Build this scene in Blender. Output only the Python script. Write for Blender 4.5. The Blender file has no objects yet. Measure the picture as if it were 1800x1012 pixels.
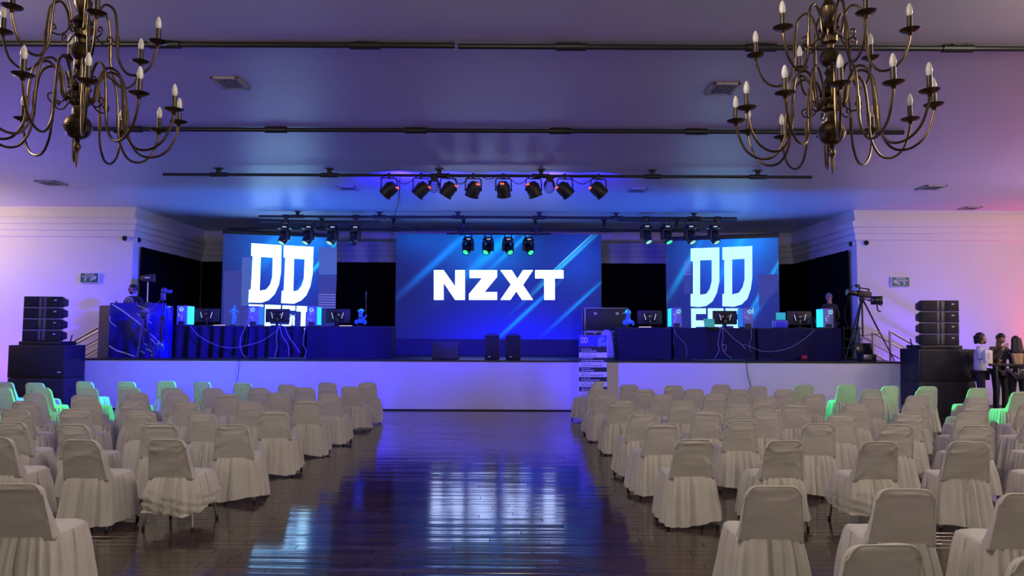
import bpy, bmesh, math, random
from mathutils import Vector, Matrix, noise
PI = math.pi
SC = bpy.context.scene
COL = SC.collection
rnd = random.Random(7)

# ------------------------------------------------------------------ camera
F_PX, PITCH, ROLL, CAM_H = 1300.0, math.atan(84 / 1300.0), math.radians(0.25), 1.70
cam_d = bpy.data.cameras.new('camera')
cam_d.sensor_width = 36.0
cam_d.lens = 36.0 * F_PX / 1800.0
cam_d.clip_end = 200
cam = bpy.data.objects.new('camera', cam_d)
COL.objects.link(cam)
_r0, _u0 = Vector((1, 0, 0)), Vector((0, -math.sin(PITCH), math.cos(PITCH)))
_f0 = Vector((0, math.cos(PITCH), math.sin(PITCH)))
_c, _s = math.cos(ROLL), math.sin(ROLL)
_r, _u = _r0 * _c + _u0 * _s, _u0 * _c - _r0 * _s
cam.matrix_world = Matrix(((_r.x, _u.x, -_f0.x, 0), (_r.y, _u.y, -_f0.y, 0), (_r.z, _u.z, -_f0.z, CAM_H), (0, 0, 0, 1)))
SC.camera = cam


def ray(px, py):
    return (_r * ((px - 900) / F_PX) + _u * (-(py - 506) / F_PX) + _f0)


def at(px, py, Y):
    """world point at depth Y seen at a pixel of the 1800 x 1012 photograph"""
    d = ray(px, py)
    return Vector((0, 0, CAM_H)) + d * (Y / d.y)


def atz(px, py, z):
    d = ray(px, py)
    return Vector((0, 0, CAM_H)) + d * ((z - CAM_H) / d.z)


# ------------------------------------------------------------------ colour management, world
SC.view_settings.view_transform = 'Standard'
SC.view_settings.look = 'None'
SC.view_settings.gamma = 1.0
SC.view_settings.use_curve_mapping = False
SC.view_settings.exposure = 0.0
SC.cycles.use_denoising = True
SC.cycles.sample_clamp_indirect = 6.0
SC.cycles.max_bounces = 7
SC.cycles.caustics_reflective = False
SC.cycles.caustics_refractive = False
W = bpy.data.worlds.new('world')
SC.world = W
W.use_nodes = True
W.node_tree.nodes['Background'].inputs[0].default_value = (0.5, 0.5, 0.6, 1)
W.node_tree.nodes['Background'].inputs[1].default_value = 0.0

# ------------------------------------------------------------------ lights of the hall
WARM = (1.0, 0.86, 0.69)
BLUE = (0.014, 0.006, 1.0)
SZ_DECK = 1.14
VIOLET = (0.09, 0.03, 1.0)


def aim(o, target):
    o.rotation_euler = (Vector(target) - o.location).to_track_quat('-Z', 'Y').to_euler()


def area(name, loc, target, sx, sy, power, col):
    l = bpy.data.lights.new(name, 'AREA')
    l.shape = 'RECTANGLE'
    l.size, l.size_y, l.energy, l.color = sx, sy, power, col
    o = bpy.data.objects.new(name, l)
    COL.objects.link(o)
    o.location = loc
    aim(o, target)
    return o


def spot(name, loc, target, power, col, deg, blend=0.5, rad=0.06):
    l = bpy.data.lights.new(name, 'SPOT')
    l.energy, l.color, l.spot_size, l.spot_blend, l.shadow_soft_size = power, col, math.radians(deg), blend, rad
    o = bpy.data.objects.new(name, l)
    COL.objects.link(o)
    o.location = loc
    aim(o, target)
    return o


def point(name, loc, power, col, rad=0.05):
    l = bpy.data.lights.new(name, 'POINT')
    l.energy, l.color, l.shadow_soft_size = power, col, rad
    o = bpy.data.objects.new(name, l)
    COL.objects.link(o)
    o.location = loc
    return o


# warm lamps of the hall: behind the camera and in the side aisles beyond the frame
SIDE_WARM = (1.0, 0.74, 0.62)
for x, y, z, pw, c in ((-14.2, 16.7, 4.1, 150, SIDE_WARM), (13.2, 12.8, 4.0, 350, SIDE_WARM), (-12.5, 7.5, 4.3, 70, WARM), (12.0, 6.5, 4.3, 190, WARM),
                       (-6.2, 5.4, 4.62, 190, WARM), (6.2, 5.4, 4.62, 250, WARM), (0.0, 3.6, 4.7, 190, WARM),
                       (-6.5, -2.5, 4.3, 120, WARM), (6.5, -2.5, 4.3, 140, WARM), (0.0, -8.5, 4.0, 240, WARM)):
    point('hall_lamp', (x, y, z), pw, c, 0.30)
# eight blue wash cans on the front pipe: (pixel x, aim point, power, cone)
PARS = [(684, (-11.0, 18.8, 1.0), 1700, 50), (740, (-9.0, 17.0, 0.5), 4800, 62), (788, (-6.0, 17.0, 0.5), 5200, 66), (832, (-2.6, 18.2, 1.2), 1700, 60),
        (885, (0.3, 18.8, 1.2), 1300, 60), (938, (2.8, 17.5, 0.8), 2400, 55), (993, (7.6, 18.5, 1.6), 900, 60), (1052, (11.3, 19.0, 0.8), 900, 50)]
PAR_Y = 14.40
for px, tg, pw, cone in PARS:
    p = at(px, 335, PAR_Y)
    d = (Vector(tg) - p).normalized()
    spot('wash_beam', p + d * 0.22, tg, pw, BLUE, cone, 0.8, 0.05)
# spill of the wash cans on the ceiling just behind their pipe
for px in (700, 790, 885, 975, 1050):
    p = at(px, 330, PAR_Y)
    spot('wash_spill', p + Vector((0, 0.10, 0.0)), p + Vector((0, 2.2, 0.70)), 800, BLUE, 130, 1.0, 0.04)
# blue and cyan fill lamps, added unseen behind the tables to wash the ceiling
for x, tx_, pw in ((-7.4, -7.0, 420), (-4.4, -3.6, 420), (3.6, 2.8, 420), (6.8, 6.4, 420)):
    spot('stage_bar_beam', (x, 19.25, SZ_DECK + 0.15), (tx_, 17.2, 4.97), pw, (0.012, 0.13, 1.0), 115, 1.0, 0.10)
# floor uplights beside the stage
UPLIGHTS = [(-12.6, 17.9, VIOLET, 420), (10.55, 17.6, VIOLET, 330)]
for x, y, c, pw in UPLIGHTS:
    spot('uplight_beam', (x, y, 0.34), (x + (0.4 if x > 0 else -0.2), 19.3, 1.9), pw, c, 130, 1.0, 0.05)
# unseen violet fill lamps added to tint the ceiling, then red uplights beyond the frame
spot('side_uplight_beam', (-14.0, 9.5, 0.4), (-9.0, 10.5, 4.97), 1300, (0.13, 0.05, 1.0), 110, 1.0, 0.06)
spot('side_uplight_beam', (14.0, 13.5, 0.4), (9.5, 12.5, 4.97), 700, (0.30, 0.12, 1.0), 110, 1.0, 0.06)
spot('red_uplight_beam', (14.3, 18.3, 0.4), (14.2, 19.0, 2.2), 420, (1.0, 0.03, 0.06), 110, 1.0, 0.06)
spot('red_ceiling_beam', (14.3, 9.5, 0.4), (12.5, 9.5, 5.0), 260, (1.0, 0.16, 0.10), 110, 1.0, 0.06)
# ------------------------------------------------------------------ materials


def _principled(name):
    m = bpy.data.materials.new(name)
    m.use_nodes = True
    return m, m.node_tree, m.node_tree.nodes['Principled BSDF']


def node(nt, kind, **kw):
    n = nt.nodes.new(kind)
    for k, v in kw.items():
        if k == 'ins':
            for i, val in v.items():
                if hasattr(val, 'is_linked'):
                    nt.links.new(val, n.inputs[i])
                else:
                    n.inputs[i].default_value = val
        else:
            setattr(n, k, v)
    return n


def mathn(nt, op, a, b=0.0, c=None):
    ins = {0: a, 1: b}
    if c is not None:
        ins[2] = c
    return node(nt, 'ShaderNodeMath', operation=op, ins=ins).outputs[0]


def mat(name, col, rough=0.5, metal=0.0, var=0.12, scale=8.0, bump=0.0, bscale=60.0, spec=0.5):
    """procedural paint, plastic or metal: colour varied by noise, optional fine relief"""
    m, nt, b = _principled(name)
    tc = node(nt, 'ShaderNodeTexCoord')
    nz = node(nt, 'ShaderNodeTexNoise', ins={'Vector': tc.outputs['Object'], 'Scale': scale, 'Detail': 4.0})
    mr = node(nt, 'ShaderNodeMapRange', ins={0: nz.outputs[0], 1: 0.25, 2: 0.75, 3: 1 - var, 4: 1 + var})
    mx = node(nt, 'ShaderNodeVectorMath', operation='SCALE', ins={0: col[:3], 'Scale': mr.outputs[0]})
    nt.links.new(mx.outputs[0], b.inputs['Base Color'])
    b.inputs['Roughness'].default_value = rough
    b.inputs['Metallic'].default_value = metal
    b.inputs['Specular IOR Level'].default_value = spec
    if bump:
        n2 = node(nt, 'ShaderNodeTexNoise', ins={'Vector': tc.outputs['Object'], 'Scale': bscale, 'Detail': 5.0})
        bp = node(nt, 'ShaderNodeBump', ins={'Strength': bump, 'Distance': 0.01, 'Height': n2.outputs[0]})
        nt.links.new(bp.outputs[0], b.inputs['Normal'])
    return m


def glow(name, col, strength):
    m, nt, b = _principled(name)
    b.inputs['Base Color'].default_value = (0.02, 0.02, 0.02, 1)
    b.inputs['Emission Color'].default_value = (*col, 1)
    b.inputs['Emission Strength'].default_value = strength
    return m


def srgb(r, g, b):
    f = lambda v: (v / 255 / 12.92) if v <= 10 else ((v / 255 + 0.055) / 1.055) ** 2.4
    return (f(r), f(g), f(b))


M = {}
M['wall'] = mat('wall_paint', (0.74, 0.70, 0.68), 0.7, var=0.03, scale=0.8, bump=0.05, bscale=25)
M['ceiling'] = mat('ceiling_paint', (0.66, 0.64, 0.66), 0.40, var=0.04, scale=0.5, bump=0.12, bscale=1.3, spec=0.42)
M['cornice'] = mat('cornice_plaster', (0.74, 0.70, 0.68), 0.65, var=0.03, scale=2)
M['curtain'] = mat('black_curtain_cloth', (0.003, 0.003, 0.004), 0.95, var=0.2, scale=3, bump=0.2, bscale=200, spec=0.1)
M['stage_white'] = mat('stage_front_paint', (0.72, 0.69, 0.67), 0.55, var=0.04, scale=1.2)
M['stage_black'] = mat('stage_deck_black', (0.012, 0.012, 0.014), 0.45, var=0.2, scale=4)
M['drape'] = mat('black_drape_cloth', (0.014, 0.014, 0.042), 0.85, var=0.12, scale=5, bump=0.1, bscale=150, spec=0.2)
M['black'] = mat('black_plastic', (0.012, 0.012, 0.013), 0.5, var=0.15)
M['black_metal'] = mat('black_metal', (0.014, 0.014, 0.016), 0.42, metal=0.0, var=0.2)
M['gloss_black'] = mat('gloss_black', (0.010, 0.010, 0.012), 0.18, var=0.1)
M['speaker'] = mat('speaker_paint', (0.016, 0.016, 0.018), 0.55, var=0.2, bump=0.3, bscale=220)
M['grille'] = mat('speaker_grille_cloth', (0.010, 0.010, 0.011), 0.7, var=0.2, bump=0.5, bscale=300)
M['horn'] = mat('speaker_horn_grey', (0.10, 0.10, 0.095), 0.4, var=0.1)
M['white_plate'] = mat('white_badge', (0.8, 0.8, 0.78), 0.4, var=0.03)
M['steel'] = mat('brushed_steel', (0.45, 0.42, 0.40), 0.28, metal=1.0, var=0.1)
M['chrome'] = mat('chair_leg_metal', (0.25, 0.24, 0.23), 0.3, metal=1.0, var=0.1)
M['rubber'] = mat('rubber', (0.012, 0.012, 0.012), 0.8)
M['brass'] = mat('aged_brass', (0.125, 0.088, 0.048), 0.34, metal=1.0, var=0.35, scale=14)
M['brass_bright'] = mat('polished_brass', (0.26, 0.18, 0.07), 0.26, metal=1.0, var=0.25, scale=20)
M['sleeve'] = mat('candle_sleeve_dark', (0.035, 0.022, 0.016), 0.4, var=0.15)
M['vent'] = mat('vent_paint', (0.42, 0.40, 0.38), 0.55, var=0.1)
M['vent_dark'] = mat('vent_throat', (0.03, 0.03, 0.03), 0.8)
M['sign_green'] = mat('sign_green', srgb(16, 96, 78), 0.45, var=0.06)
M['sign_white'] = mat('sign_white', (0.78, 0.8, 0.78), 0.5, var=0.03)
M['pc_white'] = mat('computer_case_white', (0.24, 0.26, 0.46), 0.35, var=0.04)  # white cases; the blue light falling on them is put into the colour
M['cable'] = mat('cable_sheath', (0.20, 0.20, 0.24), 0.5, var=0.1)
M['cable_black'] = mat('cable_sheath_black', (0.012, 0.012, 0.014), 0.5, var=0.1)
M['print_navy'] = mat('banner_navy', (0.008, 0.008, 0.030), 0.5, var=0.05)
M['print_white'] = mat('banner_white', (0.72, 0.70, 0.74), 0.5, var=0.02)
M['print_blue'] = mat('banner_blue', (0.03, 0.03, 0.55), 0.5, var=0.08)
M['print_grey'] = mat('banner_grey', (0.16, 0.16, 0.2), 0.5, var=0.05)
M['booth'] = mat('booth_gloss_panel', (0.018, 0.018, 0.26), 0.15, var=0.5, scale=2.5)
M['booth_side'] = mat('booth_side', (0.014, 0.013, 0.016), 0.4, var=0.2)
M['vein'] = mat('marble_vein', (0.62, 0.66, 0.70), 0.3, var=0.3, scale=6)
M['skin'] = mat('skin', (0.40, 0.22, 0.15), 0.5, var=0.06, scale=20)
M['hair'] = mat('dark_hair', (0.010, 0.007, 0.006), 0.45, var=0.3, scale=60, bump=0.4, bscale=120)
M['hair_blonde'] = mat('blonde_hair', (0.42, 0.27, 0.12), 0.45, var=0.35, scale=60, bump=0.4, bscale=120)
M['hair_grey'] = mat('grey_hair', (0.16, 0.15, 0.15), 0.5, var=0.3, scale=60)
M['eye_white'] = mat('eye_white', (0.7, 0.68, 0.65), 0.3)
M['shirt_white'] = mat('white_shirt_cloth', (0.62, 0.60, 0.60), 0.8, var=0.05, bump=0.2, bscale=40)
M['shirt_black'] = mat('black_shirt_cloth', (0.012, 0.012, 0.014), 0.85, var=0.2, bump=0.2, bscale=40)
M['shirt_brown'] = mat('dark_brown_jacket_cloth', (0.040, 0.028, 0.026), 0.7, var=0.2, bump=0.2, bscale=40)
M['denim'] = mat('dark_denim', (0.014, 0.015, 0.022), 0.85, var=0.2, scale=30)
M['statuette'] = mat('cyan_figurine_paint', (0.10, 0.62, 0.66), 0.3, var=0.15)
M['statuette_blue'] = mat('blue_figurine_paint', (0.05, 0.30, 0.75), 0.3, var=0.2)
M['red_paint'] = mat('red_paint', (0.6, 0.06, 0.05), 0.4)
M['case'] = mat('flight_case_laminate', (0.020, 0.020, 0.022), 0.5, var=0.15)
M['case_edge'] = mat('flight_case_edge', (0.40, 0.38, 0.42), 0.35, metal=0.9, var=0.1)
M['lens_dark'] = mat('dark_lens', (0.02, 0.03, 0.04), 0.08)
M['glow_green'] = glow('lamp_lens_green', (0.05, 1.0, 0.42), 1.2)
M['glow_ice'] = glow('lamp_lens_pale', (0.35, 0.9, 0.75), 0.9)
M['glow_red'] = glow('red_display', (1.0, 0.10, 0.05), 2.0)
M['glow_bar'] = glow('white_light_bar', (0.50, 0.55, 1.0), 0.9)  # reflected light on the monitor stripes, put in as a glow
M['glow_key'] = glow('keyboard_glow', (1.0, 0.75, 0.95), 1.0)
M['glow_fan'] = glow('fan_ring_glow', (0.25, 0.75, 1.0), 1.0)
M['glow_uplight'] = glow('uplight_lens_blue', (0.15, 0.30, 1.0), 3.0)
M['glow_cyan_dim'] = glow('cyan_panel_dim', (0.02, 0.45, 0.55), 0.6)
M['pilot'] = glow('pilot_light', (0.7, 0.8, 1.0), 0.5)


def bulb_material():
    m, nt, b = _principled('frosted_bulb_glass')
    b.inputs['Base Color'].default_value = (0.80, 0.77, 0.74, 1)
    b.inputs['Roughness'].default_value = 0.25
    b.inputs['Subsurface Weight'].default_value = 0.3
    b.inputs['Subsurface Radius'].default_value = (0.01, 0.01, 0.01)
    return m


M['bulb'] = bulb_material()


def cloth_material():
    m, nt, b = _principled('ivory_chair_cloth')
    out = nt.nodes['Material Output']
    tc = node(nt, 'ShaderNodeTexCoord')
    oi = node(nt, 'ShaderNodeObjectInfo')
    nz = node(nt, 'ShaderNodeTexNoise', ins={'Vector': tc.outputs['Object'], 'Scale': 5.0, 'Detail': 3.0})
    mr = node(nt, 'ShaderNodeMapRange', ins={0: nz.outputs[0], 1: 0.3, 2: 0.7, 3: 0.95, 4: 1.04})
    sc = node(nt, 'ShaderNodeVectorMath', operation='SCALE', ins={0: (0.80, 0.77, 0.715), 'Scale': mr.outputs[0]})
    nt.links.new(sc.outputs[0], b.inputs['Base Color'])
    b.inputs['Roughness'].default_value = 0.8
    b.inputs['Specular IOR Level'].default_value = 0.2
    b.inputs['Sheen Weight'].default_value = 0.1
    n2 = node(nt, 'ShaderNodeTexNoise', ins={'Vector': tc.outputs['Object'], 'Scale': 14.0, 'Detail': 5.0})
    bp = node(nt, 'ShaderNodeBump', ins={'Strength': 0.25, 'Distance': 0.012, 'Height': n2.outputs[0]})
    nt.links.new(bp.outputs[0], b.inputs['Normal'])
    tr = node(nt, 'ShaderNodeBsdfTranslucent')
    nt.links.new(sc.outputs[0], tr.inputs[0])
    mx = node(nt, 'ShaderNodeMixShader', ins={0: 0.22, 1: b.outputs[0], 2: tr.outputs[0]})
    nt.links.new(mx.outputs[0], out.inputs[0])
    return m


M['cloth'] = cloth_material()


def plank_material():
    m, nt, b = _principled('dark_varnished_wood')
    tc = node(nt, 'ShaderNodeNewGeometry')
    oi = node(nt, 'ShaderNodeObjectInfo')
    isl = tc.outputs['Random Per Island']
    rr = mathn(nt, 'FRACT', mathn(nt, 'ADD', isl, oi.outputs['Random']))
    mp = node(nt, 'ShaderNodeMapping', ins={'Vector': tc.outputs['Position'], 'Scale': (1.6, 22.0, 1.0)})
    wv = node(nt, 'ShaderNodeTexNoise', noise_dimensions='4D', ins={'Vector': mp.outputs[0], 'Scale': 1.4, 'Detail': 6.0, 'W': mathn(nt, 'MULTIPLY', rr, 30.0)})
    f = mathn(nt, 'ADD', mathn(nt, 'MULTIPLY', rr, 0.6), mathn(nt, 'MULTIPLY', wv.outputs[0], 0.55))
    cr = node(nt, 'ShaderNodeValToRGB', ins={0: f})
    e = cr.color_ramp.elements
    e[0].position, e[0].color = 0.15, (0.015, 0.008, 0.006, 1)
    e[1].position, e[1].color = 0.95, (0.062, 0.033, 0.024, 1)
    nt.links.new(cr.outputs[0], b.inputs['Base Color'])
    rg = mathn(nt, 'MULTIPLY_ADD', wv.outputs[0], 0.08, 0.07)
    nt.links.new(rg, b.inputs['Roughness'])
    b.inputs['Specular IOR Level'].default_value = 0.6
    mp2 = node(nt, 'ShaderNodeMapping', ins={'Vector': tc.outputs['Position'], 'Scale': (0.5, 9.0, 1.0)})
    n3 = node(nt, 'ShaderNodeTexNoise', ins={'Vector': mp2.outputs[0], 'Scale': 1.0, 'Detail': 2.0})
    bp = node(nt, 'ShaderNodeBump', ins={'Strength': 0.5, 'Distance': 0.006, 'Height': n3.outputs[0]})
    nt.links.new(bp.outputs[0], b.inputs['Normal'])
    return m


M['plank'] = plank_material()


def gauss(nt, x, c, w):
    d = mathn(nt, 'DIVIDE', mathn(nt, 'SUBTRACT', x, c), w)
    return mathn(nt, 'POWER', 2.718, mathn(nt, 'MULTIPLY', mathn(nt, 'MULTIPLY', d, d), -1.0))


def screen_material(name, blobs, streaks, base, ang, strength=1.25):
    """LED wall picture: soft colour pools plus slanting light streaks, in the panel's own metres (x right, z up)"""
    m, nt, b = _principled(name)
    tc = node(nt, 'ShaderNodeTexCoord')
    sp = node(nt, 'ShaderNodeSeparateXYZ', ins={0: tc.outputs['Object']})
    x, z = sp.outputs[0], sp.outputs[2]
    acc = node(nt, 'ShaderNodeCombineXYZ', ins={0: base[0], 1: base[1], 2: base[2]}).outputs[0]

    def add(col, fac):
        nonlocal acc
        v = node(nt, 'ShaderNodeVectorMath', operation='SCALE', ins={0: col, 'Scale': fac}).outputs[0]
        acc = node(nt, 'ShaderNodeVectorMath', operation='ADD', ins={0: acc, 1: v}).outputs[0]
    for cx, cz, wx, wz, col in blobs:
        add(col, mathn(nt, 'MULTIPLY', gauss(nt, x, cx, wx), gauss(nt, z, cz, wz)))
    ca, sa = math.cos(ang), math.sin(ang)
    t = mathn(nt, 'ADD', mathn(nt, 'MULTIPLY', x, ca), mathn(nt, 'MULTIPLY', z, sa))
    s = mathn(nt, 'SUBTRACT', mathn(nt, 'MULTIPLY', z, ca), mathn(nt, 'MULTIPLY', x, sa))
    for (x0, z0, wt, ws, col) in streaks:
        add(col, mathn(nt, 'MULTIPLY', gauss(nt, t, x0 * ca + z0 * sa, wt), gauss(nt, s, z0 * ca - x0 * sa, ws)))
    b.inputs['Base Color'].default_value = (0.01, 0.01, 0.012, 1)
    b.inputs['Roughness'].default_value = 0.5
    nt.links.new(acc, b.inputs['Emission Color'])
    b.inputs['Emission Strength'].default_value = strength
    return m


# ------------------------------------------------------------------ mesh helpers


class MB:
    """collects shapes in one bmesh and links them as ONE mesh object"""

    def __init__(self):
        self.bm = bmesh.new()

    def _xf(self, vs, mtx):
        if mtx is not None:
            for v in vs:
                v.co = mtx @ v.co

    def box(self, c, s, mtx=None, bevel=0.0, seg=2, taper=None):
        r = bmesh.ops.create_cube(self.bm, size=1.0)
        vs = r['verts']
        for v in vs:
            v.co = Vector((v.co.x * s[0], v.co.y * s[1], v.co.z * s[2]))
            if taper:
                v.co = taper(v.co)
            v.co += Vector(c)
        if bevel > 0:
            es = list({e for v in vs for e in v.link_edges})
            rr = bmesh.ops.bevel(self.bm, geom=es, offset=bevel, segments=seg, affect='EDGES', profile=0.5)
            vs = list({v for f in rr['faces'] for v in f.verts} | {v for v in vs if v.is_valid})
        self._xf(vs, mtx)
        return vs

    def ring_surface(self, rings, closed=True, cap0=True, cap1=True):
        bv = [[self.bm.verts.new(p) for p in r] for r in rings]
        n = len(bv[0])
        for a, b in zip(bv[:-1], bv[1:]):
            for i in range(n if closed else n - 1):
                j = (i + 1) % n
                self.bm.faces.new((a[i], a[j], b[j], b[i]))
        if cap0 and closed:
            self.bm.faces.new(list(reversed(bv[0])))
        if cap1 and closed:
            self.bm.faces.new(bv[-1])
        return bv

    def lathe(self, prof, n=20, mtx=None, cap=True):
        rings = []
        for r, z in prof:
            ring = [Vector((max(r, 1e-4) * math.cos(2 * PI * i / n), max(r, 1e-4) * math.sin(2 * PI * i / n), z)) for i in range(n)]
            if mtx is not None:
                ring = [mtx @ p for p in ring]
            rings.append(ring)
        self.ring_surface(rings, True, cap, cap)

    def tube(self, pts, r, n=8, cap=True):
        pts = [Vector(p) for p in pts]
        k = len(pts)
        rs = r if isinstance(r, (list, tuple)) else [r] * k
        tg = []
        for i in range(k):
            d = pts[min(i + 1, k - 1)] - pts[max(i - 1, 0)]
            tg.append(d.normalized() if d.length > 1e-9 else Vector((0, 0, 1)))
        ref = Vector((0, 0, 1)) if abs(tg[0].z) < 0.9 else Vector((1, 0, 0))
        nv = tg[0].cross(ref).normalized()
        rings = []
        for i in range(k):
            nv = (nv - tg[i] * nv.dot(tg[i]))
            nv = nv.normalized() if nv.length > 1e-6 else tg[i].orthogonal().normalized()
            bn = tg[i].cross(nv)
            rings.append([pts[i] + (nv * math.cos(2 * PI * j / n) + bn * math.sin(2 * PI * j / n)) * rs[i] for j in range(n)])
        self.ring_surface(rings, True, cap, cap)

    def poly(self, outlines, mtx=None, y=0.0, depth=0.0):
        """flat figure with holes in the local xz plane; outlines are lists of (x, z)"""
        es, vs = [], []
        for ol in outlines:
            vv = [self.bm.verts.new((p[0], y, p[1])) for p in ol]
            vs += vv
            es += [self.bm.edges.new((vv[i], vv[(i + 1) % len(vv)])) for i in range(len(vv))]
        r = bmesh.ops.triangle_fill(self.bm, use_beauty=True, use_dissolve=False, edges=es, normal=(0, -1, 0))
        fs = [g for g in r['geom'] if isinstance(g, bmesh.types.BMFace)]
        if depth:
            e = bmesh.ops.extrude_face_region(self.bm, geom=fs)
            nv = [g for g in e['geom'] if isinstance(g, bmesh.types.BMVert)]
            for v in nv:
                v.co.y += depth
            vs += nv
        self._xf(vs, mtx)

    def ball(self, c, s, u=16, v=10, mtx=None):
        r = bmesh.ops.create_uvsphere(self.bm, u_segments=u, v_segments=v, radius=1.0)
        for w in r['verts']:
            w.co = Vector((w.co.x * s[0] + c[0], w.co.y * s[1] + c[1], w.co.z * s[2] + c[2]))
        self._xf(r['verts'], mtx)

    def mesh(self, name, material, smooth=35):
        me = bpy.data.meshes.new(name)
        bmesh.ops.recalc_face_normals(self.bm, faces=self.bm.faces[:])
        self.bm.to_mesh(me)
        self.bm.free()
        me.materials.append(material)
        if smooth:
            me.polygons.foreach_set('use_smooth', [True] * len(me.polygons))
            if smooth < 180:
                me.set_sharp_from_angle(angle=math.radians(smooth))
        return me

    def build(self, name, material, parent=None, smooth=35):
        return put(name, self.mesh(name, material, smooth), parent)


def put(name, me, parent=None, loc=None, rot=None):
    o = bpy.data.objects.new(name, me)
    COL.objects.link(o)
    if parent is not None:
        o.parent = parent
    if loc is not None:
        o.location = loc
    if rot is not None:
        o.rotation_euler = rot
    return o


def tag(o, label=None, cat=None, group=None, kind=None):
    if label:
        o['label'] = label
    if cat:
        o['category'] = cat
    if group:
        o['group'] = group
    if kind:
        o['kind'] = kind
    return o


def thing(name, label, cat, loc=(0, 0, 0), rz=0.0, group=None):
    o = bpy.data.objects.new(name, None)
    o.empty_display_size = 0.2
    COL.objects.link(o)
    o.location = loc
    o.rotation_euler = (0, 0, rz)
    return tag(o, label, cat, group)


def children(o):
    return [c for c in bpy.data.objects if c.parent == o]


def copy_tree(o, parent=None):
    c = o.copy()
    COL.objects.link(c)
    if parent is not None:
        c.parent = parent
    for ch in children(o):
        copy_tree(ch, c)
    return c


def part_box(name, parent, m, c, s, bevel=0.0, **kw):
    b = MB()
    b.box(c, s, bevel=bevel, **kw)
    return b.build(name, m, parent)


def struct(name, b, m, smooth=35):
    o = b.build(name, m, None, smooth)
    o['kind'] = 'structure'
    return o


def spline(pts, k=6):
    pts = [Vector(p) for p in pts]
    P = [pts[0] * 2 - pts[1]] + pts + [pts[-1] * 2 - pts[-2]]
    out = []
    for i in range(1, len(P) - 2):
        a, b, c, d = P[i - 1:i + 3]
        for j in range(k):
            t = j / k
            out.append(0.5 * ((2 * b) + (c - a) * t + (2 * a - 5 * b + 4 * c - d) * t * t + (3 * b - a - 3 * c + d) * t ** 3))
    out.append(pts[-1])
    return out


def text_mesh(name, body, width, material, bold=0.0, height=None):
    """lettering as a mesh in the xz plane facing -y, centred, scaled to a width"""
    cu = bpy.data.curves.new('lettering', 'FONT')
    cu.body = body
    cu.align_x, cu.align_y = 'CENTER', 'CENTER'
    cu.offset = bold
    cu.extrude = 0.01
    o = bpy.data.objects.new('lettering_source', cu)
    COL.objects.link(o)
    me = bpy.data.meshes.new_from_object(o.evaluated_get(bpy.context.evaluated_depsgraph_get()))
    bpy.data.objects.remove(o)
    xs = [v.co.x for v in me.vertices]
    ys = [v.co.y for v in me.vertices]
    sx = width / (max(xs) - min(xs))
    sy = sx if height is None else height / (max(ys) - min(ys))
    cx, cy = (max(xs) + min(xs)) / 2, (max(ys) + min(ys)) / 2
    for v in me.vertices:
        v.co = Vector(((v.co.x - cx) * sx, -v.co.z * 0.1, (v.co.y - cy) * sy))
    me.materials.clear()
    me.materials.append(material)
    me.name = name
    return me


# ------------------------------------------------------------------ room shell
CEIL = 4.97
XL, XR = -9.80, 8.90          # corners of the stage opening
WALL_Y, BACK_Y = 19.0, 23.3
SIDE = 15.5

b = MB(); b.box((0, 4.5, -0.06), (2 * SIDE, 38.0, 0.10)); floor = struct('floor', b, mat('floor_bed', (0.02, 0.011, 0.008), 0.6), 0)
b = MB(); b.box((0, 4.65, CEIL + 0.1), (2 * SIDE + 0.4, 38.0, 0.2)); struct('ceiling', b, M['ceiling'], 0)
b = MB(); b.box(((XL - SIDE) / 2, WALL_Y + 0.10, CEIL / 2), (XL + SIDE, 0.2, CEIL)); struct('wall_left', b, M['wall'], 0)
b = MB(); b.box(((XR + SIDE) / 2, WALL_Y + 0.10, CEIL / 2), (SIDE - XR, 0.2, CEIL)); struct('wall_right', b, M['wall'], 0)
b = MB(); b.box((XL - 0.1, (WALL_Y + 0.2 + BACK_Y) / 2, CEIL / 2), (0.2, BACK_Y - WALL_Y - 0.2, CEIL)); struct('wall_stage_left', b, M['wall'], 0)
b = MB(); b.box((XR + 0.1, (WALL_Y + 0.2 + BACK_Y) / 2, CEIL / 2), (0.2, BACK_Y - WALL_Y - 0.2, CEIL)); struct('wall_stage_right', b, M['wall'], 0)
b = MB(); b.box(((XL + XR) / 2, BACK_Y + 0.1, CEIL / 2), (XR - XL + 0.4, 0.2, CEIL)); struct('wall_stage_back', b, M['wall'], 0)
b = MB(); b.box((-SIDE - 0.1, 4.5, CEIL / 2), (0.2, 38, CEIL)); struct('wall_outer_left', b, M['wall'], 0)
b = MB(); b.box((SIDE + 0.1, 4.5, CEIL / 2), (0.2, 38, CEIL)); struct('wall_outer_right', b, M['wall'], 0)
b = MB(); b.box((0, -14.5, CEIL / 2), (2 * SIDE, 0.2, CEIL)); struct('wall_rear', b, M['wall'], 0)


def cornice_profile():
    """offset from the wall and height: three stepped bands under a set-back cove"""
    pr = [(0.0, 4.18)]
    for k, (o, z0, z1) in enumerate(((0.05, 4.19, 4.345), (0.10, 4.355, 4.505), (0.155, 4.515, 4.68))):
        pr += [(o - 0.045, z0 - 0.008), (o - 0.045, z0 + 0.012), (o, z0 + 0.02), (o, z1)]
    pr += [(0.06, 4.69), (0.05, 4.78), (0.07, 4.88), (0.12, CEIL)]
    return pr


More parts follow.
